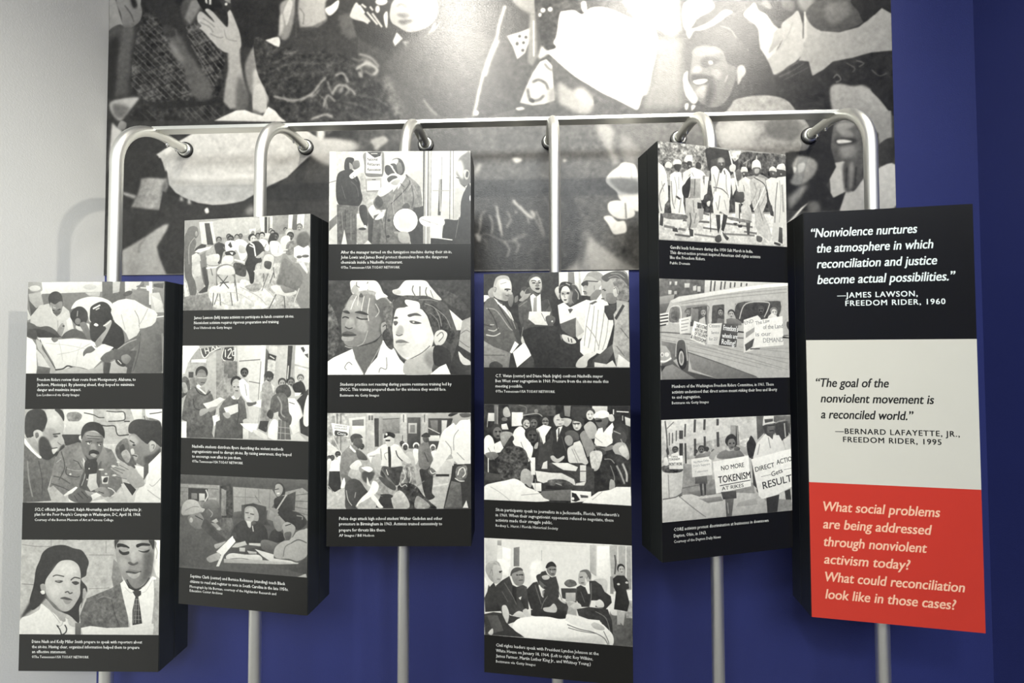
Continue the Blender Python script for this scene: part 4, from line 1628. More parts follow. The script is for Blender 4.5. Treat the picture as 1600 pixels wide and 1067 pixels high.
ART[4,2]="""
b82*1
p75 6 2 100 6 83 321 10 327
p60 93 18 122 16 121 72 92 68
p90 128 82 186 100 184 290 127 272
p88 91 208 142 215 177 246 169 380 97 364
p48 207 87 247 73 245 273 206 277
s88~7 328 233 398 216 397 382 340 432 326 389
p76 100 6 400 7 815 -1 815 -1 400 18
p68 726 16 767 13 766 328 725 288
p88 774 23 855 17 848 342 773 327
p62*3 855 6 997 7 996 437 868 471
l80 7.0 909 13 909 186
l80 7.0 963 9 962 332
c34 9.8 889 101 895 187 888 295
c52 20.9 868 319 868 492
s38*6 552 413 580 377 621 384 635 427 593 453 565 444
p28 530 470 635 460 634 603 537 568
p66 561 511 628 504 627 592 561 599
p64*3 565 599 634 603 633 735 564 720
s70 745 373 814 345 841 386 827 496 772 480
p36*4 853 668 1002 674 1001 1000 866 1016
s76 854 624 908 641 921 694 867 699
p58*8 935 551 1002 544 1002 718 962 722
e20 929 231 26 45
e66 932 247 20 41
l38 5.9 921 239 931 239
l38 5.9 937 238 946 237
l38 5.3 928 269 939 268
l80 4.7 934 242 934 256
p20 875 340 902 305 949 301 976 353 982 427 962 440 982 568 968 656 881 643 895 468 881 426
e72 912 391 10 11
e72 966 370 10 11
p62 901 652 928 649 921 791 901 794
p62 928 660 955 657 941 800 921 770
s60*2 10 349 10 293 33 252 76 232 105 252 119 306 126 362 111 430 82 467 45 436 24 393
s68 69 277 112 285 126 350 118 430 82 467 60 412 54 334
c26 7.0 104 341 126 334
p84 -2 395 23 461 37 527 22 619 1 553
p24 0 621 38 504 67 457 95 544 109 655 123 744 6 767
p28 30 482 45 526 29 595 15 597
s32 184 379 191 323 220 287 256 289 270 316 241 329 212 354
s54 191 367 227 331 263 316 280 359 276 438 247 474 212 455
c24 7.0 241 363 270 355
p84 183 401 204 467 226 487 211 522 190 479
p28*2 81 489 125 429 176 380 197 467 226 487 269 461 297 480 304 591 310 702 267 751 224 756 195 781 166 762 138 697 94 656
p20 197 478 226 487 225 643 196 602
c44 5.6 140 450 196 579 224 666
p82 239 597 261 578 253 618
p24 253 618 297 592 310 702 281 705
s22 362 363 384 339 426 336 454 355 426 380 397 405 383 450 369 407
s42 383 406 412 359 447 356 461 399 467 442 453 488 418 491 390 461
c20 7.0 425 413 454 410
p22 418 458 453 477 439 500 411 481
s22 426 269 441 224 469 205 493 231 497 263 468 266 440 279
s50 433 291 462 255 497 263 496 319 482 353 454 344
c22 5.6 468 288 496 285
p26 369 385 398 316 426 302 440 345 468 365 496 352 516 460 516 559 481 596 453 488
p26*2 297 503 340 432 369 418 383 461 397 515 425 491 453 466 467 531 564 610 578 652 564 764 508 770 438 689 367 718 324 700 304 613
p82 376 451 411 492 410 581 396 560
p50 404 504 418 513 410 558 403 559
c42 5.6 354 453 396 649
p22 324 712 438 667 564 698 564 786 395 782 324 767
s72 410 681 452 665 480 629 501 671 494 716 452 721 416 713
s74 509 571 537 579 564 621 537 612
s66 649 316 670 282 705 268 732 309 732 374 704 421 676 423 649 404
s40 656 294 677 270 711 267 732 309 725 364 711 333 691 291
s78 690 356 704 377 724 419 717 507 704 486
c28 7.0 656 348 677 341
p24*2 635 449 662 424 690 444 718 376 759 372 800 412 820 475 861 515 867 579 826 649 758 634 772 567 731 571 717 638 661 644 634 581
p84 690 433 718 376 724 506 710 508
c44 5.6 731 396 731 549 717 638
p24*3 634 669 717 638 840 648 867 754 873 906 812 891 798 783 730 768 647 733
c46 5.6 758 678 826 736 853 864
s74 592 640 634 603 662 622 661 655 620 670
s78 758 590 786 555 813 585 813 629 772 633
p26 94 656 138 697 180 783 252 797 209 847 165 874 122 766
s74 123 699 152 684 173 761 165 852 151 853 130 788
s76 202 780 238 732 281 750 309 791 252 797
s76 267 729 296 703 324 779 295 782
p25*2 -2 790 64 761 122 766 151 853 179 895 279 996 62 999 4 1005
p34 20 799 93 792 135 945 62 976
s74 26 980 56 931 62 976 48 1000
s87 201 870 238 810 324 779 437 767 522 780 605 760 702 771 785 784 839 844 873 906 873 993 825 1021 674 1006 464 1008 308 993 236 956 201 915
s76~7 393 1005 604 1003 798 1002 825 933 743 921 604 959 464 975
p84 557 787 564 731 647 744 702 760 785 763 819 846 729 878 605 826
c40 5.6 570 830 647 866 743 888 812 935 839 997
c42 4.9 577 862 660 886 757 897
s70 730 812 757 787 812 825 812 858 757 853
c44 5.6 812 869 839 954 846 997
e22 112 346 8 7
c50 4.2 39 369 54 323 60 390
c40 4.2 89 421 111 419
c70 7.0 40 257 76 243 98 275
e24 230 364 8 7
e24 266 361 7 7
c30 4.9 241 419 269 412
c66 4.9 248 373 255 395
c24 5.6 425 406 447 400
s72 401 360 440 345 454 366 440 390 411 392
c26 5.6 429 446 446 444
c70 5.6 465 299 468 317
c24 5.6 465 332 486 330
e22 458 287 7 6
e22 488 282 6 6
c30 4.9 663 403 683 401
c44 4.2 711 322 704 355
c46 4.9 439 556 410 625 395 693
c44 4.2 509 483 537 590
c40 4.2 124 541 167 649
c46 3.5 662 490 689 597
l62 2.8 399 95 399 205
c76 3.5 315 35 540 30 706 28
"""
ART[5,0]="""
b60*4
p55*24 2 0 399 5 398 247 201 318 0 280
p52*18 0 258 365 252 364 472 -1 517
s30 366 21 533 18 635 36 652 146 600 220 532 296 448 307 382 249 365 142
p33 399 137 466 105 465 238 533 184 549 338 381 360
p78*14 550 15 635 14 626 82 584 133 558 92
s34*12 635 36 790 14 1002 17 1001 234 894 293 790 239 686 275 617 217
l62 6.7 669 210 686 96
l60 6.7 652 146 704 94
p30*10 -1 452 1001 325 1000 622 -2 733
p80*8 -2 733 999 645 998 989 -4 992
l40 13.4 117 785 379 790
l42 11.7 313 698 379 713
l44 11.7 329 850 445 861
l48 16.7 37 858 198 885
l50 12.5 263 923 428 940
l46 13.4 496 789 718 811
l50 13.4 496 900 735 899
l46 13.4 649 863 752 875
l40 13.4 116 937 230 948
p82 0 215 40 253 63 336 71 465 70 595 46 641 37 750 5 753 -2 625
c46 6.7 47 424 6 559 21 708
p30 13 731 37 739 29 859 5 851
s80 48 252 64 206 88 203 104 244 80 269
e40 72 281 17 17
s84 112 199 128 175 161 171 173 213 116 231
s30 120 225 169 219 164 268 144 303 124 274
p84 87 333 120 296 168 300 184 429 183 603 198 732 149 868 133 892 101 830 86 614
c52 6.7 95 397 102 591 118 676
c56 6.7 167 561 150 716
p30 101 873 133 870 141 913 100 906
l30 13.4 127 545 159 573
s84 193 166 210 120 250 114 258 157 250 191 201 187
s30 217 184 250 180 250 235 225 260
p80 184 298 250 235 265 528 216 556 175 473
s24 175 452 200 405 233 313 249 333 232 488 216 556 183 538
l86 6.7 176 430 249 300
p50 266 232 324 224 315 302 266 287
s28 283 186 316 182 320 236 283 241
s84 250 245 299 250 332 267 356 308 331 322 347 452 330 564 281 526 241 400
p62*4 241 356 315 346 314 544 232 554
c40 6.7 274 352 265 528
p68*5 199 558 314 544 330 674 313 742 279 855 247 858 214 862 198 732
c34 8.3 231 707 239 794 222 883
p30 222 861 255 880 254 945 230 948
c50 6.7 280 701 263 813
p28 289 591 322 598 322 653 289 657
p60 297 656 338 651 329 762 304 787
p82 348 320 381 316 364 494 339 519
l30 8.3 381 360 363 604
s84 398 225 432 198 457 228 473 270 499 211 532 240 549 293 548 472 531 563 497 500 447 484 413 532 397 402 398 313
c56 7.5 465 238 448 351 430 464
c40 6.7 414 422 481 435 531 496
l30 8.3 499 234 507 277
p82 422 465 531 496 539 584 530 707 463 670 446 705 413 698 405 599
c56 6.7 464 504 446 661
p28 429 707 463 704 462 837 445 905 437 839
p28 488 690 522 708 504 810 487 879 470 858
s34 428 929 462 914 470 969 445 994 420 974
s34 479 879 512 921 529 941 512 965 487 923
l28 5.8 389 403 387 889
c86 11.7 542 22 575 223 608 431
s80 363 582 388 568 380 624 363 615
s80 541 194 566 158 592 176 583 233 549 238
s44*5 592 232 634 215 634 305 600 331
s82 634 204 643 180 677 181 686 231 634 237
s34 643 236 686 231 677 288 651 291
p82 549 316 583 300 591 422 565 492 557 404
p78*4 617 329 668 278 720 316 710 564 684 612 616 553 599 443
c50 6.7 651 370 667 502
s34 582 490 599 443 651 437 667 479 650 549 607 565 582 534
c74 11.7 608 442 651 437 663 480 659 525
p78 582 557 624 563 615 665 632 775 598 756 581 691
c30 8.3 616 575 615 687 615 777
s28 564 782 598 778 581 802
s28 606 800 632 797 632 820 606 822
s74*6 633 596 684 567 710 632 709 744 649 751 632 685
p34 666 760 701 768 692 892 674 894
s86 720 170 729 112 764 85 790 115 798 193 790 183 729 202
l84 5.0 764 40 755 109
s40 729 180 790 171 781 240 755 266 729 236
s66 746 189 781 184 772 230 746 234
p72*5 703 318 755 266 824 280 841 391 841 527 805 644 857 797 875 886 857 956 770 874 744 808 736 651 710 519
c34 6.7 737 280 824 348 841 481
c50 6.7 789 397 771 557 805 734
c54 6.7 754 514 770 648
c86 8.3 824 370 753 582 727 630
s82 860 196 868 161 895 140 921 165 921 199 868 195
s36 868 195 921 199 912 268 877 261
p82 833 301 877 261 930 266 912 359 894 452 876 568 858 502
s84 921 165 939 117 984 99 1001 142 1001 177 930 164
s32 930 175 1001 177 992 258 948 264 930 220
p80 885 317 930 255 1001 234 998 1000 971 1003 964 740 945 925 892 953 875 863 893 680 876 522
c50 7.5 930 311 911 518 901 747
c52 6.7 965 330 973 625
p34 937 789 963 798 963 969 927 949
p32 849 548 893 634 893 680 867 671
l30 16.7 892 964 945 982
s40 752 898 796 916 787 962 752 954
s40 444 152 453 118 478 99 503 118 509 166 494 208 470 215 448 192
s66~4 454 129 474 108 496 123 496 156 457 166
c24 5.0 457 164 474 162
c24 5.0 482 160 499 158
c30 5.0 469 198 490 193
e70 482 176 4 11
c60 5.8 415 289 431 397 414 488
c58 5.8 515 276 515 409 531 518
c60 5.8 430 574 446 661
c60 5.8 497 544 514 654
c60 5.0 119 350 135 478 118 632
c60 5.0 152 346 151 476
c60 5.0 23 406 39 512
c56 5.0 737 336 754 424 719 541
c56 5.0 841 413 806 531 771 602
c62 5.0 947 286 955 513 937 743
c62 5.0 974 329 982 624
c60 5.0 250 289 266 331
c46 5.0 256 573 264 703
e60 136 294 8 9
e60 234 226 8 11
e62 656 252 8 11
e60 961 216 8 11
e58 895 218 8 11
s44*8 37 728 198 732 198 776 53 781
s48*8 530 719 701 745 683 769 547 750
"""
ART[5,1]="""
b62*1
p42*5 2 0 338 -3 328 161 -1 224
p76 338 -3 991 -5 691 49 336 139
l36 10.9 387 4 378 114
l36 10.9 416 7 407 107
l36 10.9 466 9 457 93
l36 10.9 495 7 486 85
l36 10.9 537 15 533 71
l36 10.9 571 13 566 63
l36 10.9 622 15 618 54
l36 10.9 665 18 661 46
p78 72 27 88 26 83 58 72 59
p78 112 24 131 23 127 60 111 62
p76 183 40 223 38 219 81 183 84
p76 247 68 272 56 271 110 247 112
p76 280 66 304 65 304 119 279 121
p76 63 113 87 112 86 154 63 156
p70 106 121 126 120 126 152 106 153
p60 0 181 110 153 93 240 -1 256
p42 -1 256 70 241 61 327 -2 352
p70*1 78 219 142 172 436 111 778 32 1000 0 1000 1000 425 1000 181 903 9 713 12 500 45 328
p86 78 219 142 178 436 105 778 27 1000 -6 1000 29 777 66 435 144 173 214 93 240
c56 4.2 157 247 519 172 990 98
c58 4.2 141 237 435 155 990 64
p60 77 284 351 236 365 443 316 445 75 433
c80 8.4 75 433 147 430 148 280 85 283 52 392
s48*6 77 294 140 291 131 420 68 423
s40*8 84 337 124 324 123 410 84 390
p36*5 196 288 351 258 349 466 194 472
c52 6.7 189 278 351 258 359 334 349 466
l68 8.4 237 286 227 427
e40 204 326 22 29
e56 204 337 17 26
l28 4.8 194 332 201 331
l28 4.8 206 331 214 331
l28 4.4 199 352 208 352
l70 3.9 204 334 204 343
e40 322 319 25 34
e62 322 332 19 30
l34 5.5 309 326 319 326
l34 5.5 325 326 334 325
l34 5.0 316 350 327 349
l76 4.5 322 328 322 340
p72 292 403 333 368 341 466 283 457
p50 229 297 285 294 284 425 235 405
p36*4 392 256 484 240 482 438 382 442
c72 6.7 382 421 392 256 484 240 492 328 482 438
e26 454 313 25 34
e58 454 326 19 30
l30 5.5 441 320 451 319
l30 5.5 457 319 467 319
l30 5.0 448 344 459 343
l72 4.5 454 322 454 333
p46 432 386 482 394 482 438 423 441
p34*4 559 324 569 235 637 209 935 192 943 260 914 421 583 434
p30*3 637 243 828 221 809 335 617 411
c74 7.5 601 389 654 231 828 210 836 266 800 369
c66 8.4 558 413 586 223 776 196 935 192 942 283 924 352
e34 774 285 28 38
e38 774 300 22 34
l10 6.3 760 293 771 293
l10 6.3 778 292 789 292
l10 5.7 767 321 781 320
l52 5.1 774 295 774 309
e50 880 301 32 42
e76 882 318 24 38
l48 7.0 867 311 880 310
l48 7.0 888 310 901 309
l48 6.4 876 341 891 341
l90 5.7 884 313 884 328
p84 835 356 862 321 906 353 897 376 826 379
e30 538 330 28 38
e66 538 345 22 34
l38 6.3 523 338 534 338
l38 6.3 541 337 552 337
l38 5.7 531 365 544 365
l80 5.1 538 340 537 354
p48 499 394 533 381 584 390 617 422 617 455 498 460
c44 8.4 -4 533 106 539 632 588 1002 555
c56 4.2 11 564 265 621 596 723 989 852
c56 4.2 11 606 265 664 596 767 988 920
c56 4.2 200 709 428 781 767 899
c57 4.2 216 665 511 768 943 920
c58 4.2 429 682 768 764 998 806
c60 4.2 597 678 999 737
c60 4.2 682 699 1000 692
c56 4.2 217 633 429 704
p48 10 617 120 646 119 796 87 818 10 670
p50 199 730 510 879 748 1000 425 1000 230 903
c40 6.7 199 730 427 836 731 989
s36 120 646 145 603 177 612 200 709 206 838 197 925 149 903 119 796
c72 6.7 111 775 121 635 153 602 184 634 198 817
s24 136 710 160 699 183 774 190 860 157 903 126 818
e70 153 790 20 74
e50 153 790 11 53
p36 8 819 87 808 149 903 425 1000 6 1000
p52 8 883 86 850 261 1000 6 1000
p66 2 660 41 670 72 733 79 797 24 840 0 841
c88 11.7 0 819 40 819 79 786
e84 13 755 13 23
e84 47 753 17 23
e50 13 755 7 13
p26 0 862 39 862 7 926
p84 -2 352 68 337 59 455 0 479
l24 8.4 1 373 60 359
l24 8.4 1 405 60 391
l24 8.4 1 437 60 423
l24 8.4 0 469 44 456
p84 139 399 228 368 218 536 145 549
l60 5.9 155 419 211 401
l60 5.9 154 452 211 439
l62 5.9 154 484 202 471
l60 5.9 154 516 202 504
p86 251 415 349 455 330 663 221 600
p80 357 443 465 434 437 660 347 651
p34 465 439 592 440 572 679 437 660
p84 635 399 747 349 773 382 717 709 630 739
p60 650 532 720 474 719 519 649 588
p36 640 655 718 586 700 676 648 722
p88 721 406 950 351 955 659 717 687
l34 8.4 682 699 760 697
p20 947 568 1001 578 1001 589 947 585
p24 582 512 633 521 633 533 582 529
c66 8.4 995 372 967 419 984 510 1002 555
s26 985 418 1003 417 1002 497 985 464
"""
ART[5,2]="""
b72*6
p82*4 5 0 90 3 57 149 3 167
p70*8 57 191 443 78 696 20 710 330 277 393 0 418
p76*5 5 0 783 1 696 42 360 161 72 276 25 231
p78*2 199 176 696 65 712 109 359 226 56 296
l34 16.6 248 7 243 135
l34 16.6 321 9 316 116
l34 18.3 419 12 418 77
l32 28.3 144 110 143 195
l34 11.6 176 48 171 175
l40 8.3 58 128 56 254
l40 8.3 81 129 80 234
l40 8.3 109 109 107 214
l28 26.6 143 237 141 385
l30 13.3 174 238 176 440
l34 16.6 246 199 245 370
l34 16.6 319 181 318 331
l34 20.0 418 142 420 293
l30 23.3 564 88 570 301
l66 6.7 568 88 574 301
c40 10.0 28 11 38 148 41 253 42 505
c44 5.8 42 85 90 24
p80*10 592 236 660 217 676 306 591 302
p60*3 518 81 560 82 558 213 516 211
p76*3 593 105 722 21 720 198 592 236
p42*3 722 -1 1004 7 1003 97 815 224 781 178 728 243
p30 852 81 976 62 983 209 902 295
l70 10.0 949 84 956 231
c60 8.3 816 135 887 71 958 51
p56*4 156 439 373 485 372 614 689 682 705 838 994 887 1002 1000 433 997 2 994 146 681
p70*3 5 754 161 746 436 749 740 797 808 914 807 992 2 994
c50 5.8 129 765 223 879 319 985
c44 6.7 146 681 274 660
p48 177 726 436 705 452 761 273 777
p52 272 799 436 792 452 837 337 847
p62 568 869 705 838 721 906 551 911
p74*3 -1 513 156 513 138 744 98 772 1 774
c50 5.0 46 537 51 768
c40 6.7 5 774 98 762 146 724
s34*14 0 460 54 443 148 481 132 522 23 514
l40 11.6 122 759 145 745
e26 99 293 23 31
e40 99 305 18 28
l12 5.2 88 298 96 299
l12 5.2 101 299 110 299
l12 4.7 94 320 103 320
l54 4.2 99 301 99 311
p84 71 339 118 320 133 363 71 370
s82 16 378 40 368 47 442 16 440
p86 51 359 153 359 156 492 54 485
s30 33 295 48 274 55 338 40 337
e28 294 302 27 35
e42 293 316 20 32
l14 5.8 281 308 290 309
l14 5.8 297 309 306 310
l14 5.3 288 334 299 334
l56 4.8 294 312 293 324
e26 253 324 13 18
e32 253 331 10 16
e26 334 307 17 22
e32 334 315 13 20
l5 3.7 326 310 332 311
l5 3.7 336 311 342 311
l5 3.3 330 326 337 327
l46 3.0 334 313 334 320
s56 309 352 358 333 358 387 317 395
p50 245 380 277 350 317 352 333 396 244 391
p40 243 561 331 568 335 654 242 647
p30 274 649 294 651 297 769 285 768
p30 306 652 326 653 321 771 313 770
e74 289 779 13 7
e74 321 776 13 7
s36 366 334 383 313 399 335 382 356
p84 216 400 366 382 372 571 222 581
s30*8 474 231 492 188 525 168 558 202 566 279 540 310 490 286
s26 474 242 500 189 542 190 562 257 549 300 491 275
s50 495 254 508 222 541 223 553 267 540 310 515 331 499 297
e24 512 265 8 8
e24 541 265 8 8
l28 6.7 515 304 540 305
s48*2 424 358 473 329 507 341 574 334 607 369 607 412 423 412
s66 349 397 375 334 424 294 466 285 474 307 424 337 399 379 382 421
s64 557 289 591 291 633 315 667 350 641 392 607 369 591 324
e74 465 312 12 21
e40 565 323 25 21
s26*3 642 283 660 239 677 196 702 241 719 308 709 418 658 415
p32*2 675 416 709 396 733 641 723 751 689 704
p88 378 437 654 399 672 714 399 762
p32 436 749 553 748 556 824 452 826
p38 468 827 535 822 516 1006 475 1002
c58 6.7 485 861 492 971
p84 692 417 719 286 798 179 850 204 903 206 938 297 955 388 945 477 691 462
c62 6.7 745 288 727 397
c60 6.7 815 224 831 337
s26 714 761 723 729 740 775 731 796
s30 773 111 791 79 869 70 869 137 859 182 833 214 798 190
s44~5 817 91 861 81 869 137 842 192 807 179
c24 7.5 816 102 869 98
l24 7.5 825 158 860 154
p34 807 179 860 170 850 248 824 214
s82 773 78 783 1 818 -4 861 3 861 59 878 71 852 81 799 90 773 100
p36 787 34 857 31 856 59 791 73
p26 791 846 897 822 877 999 798 1002
p28 941 792 986 773 994 887 949 882
p80 938 252 992 221 996 368 955 365
p34 976 85 998 86 997 210 975 164
p88 675 438 955 365 1000 357 1003 752 861 830 756 854 731 818
"""
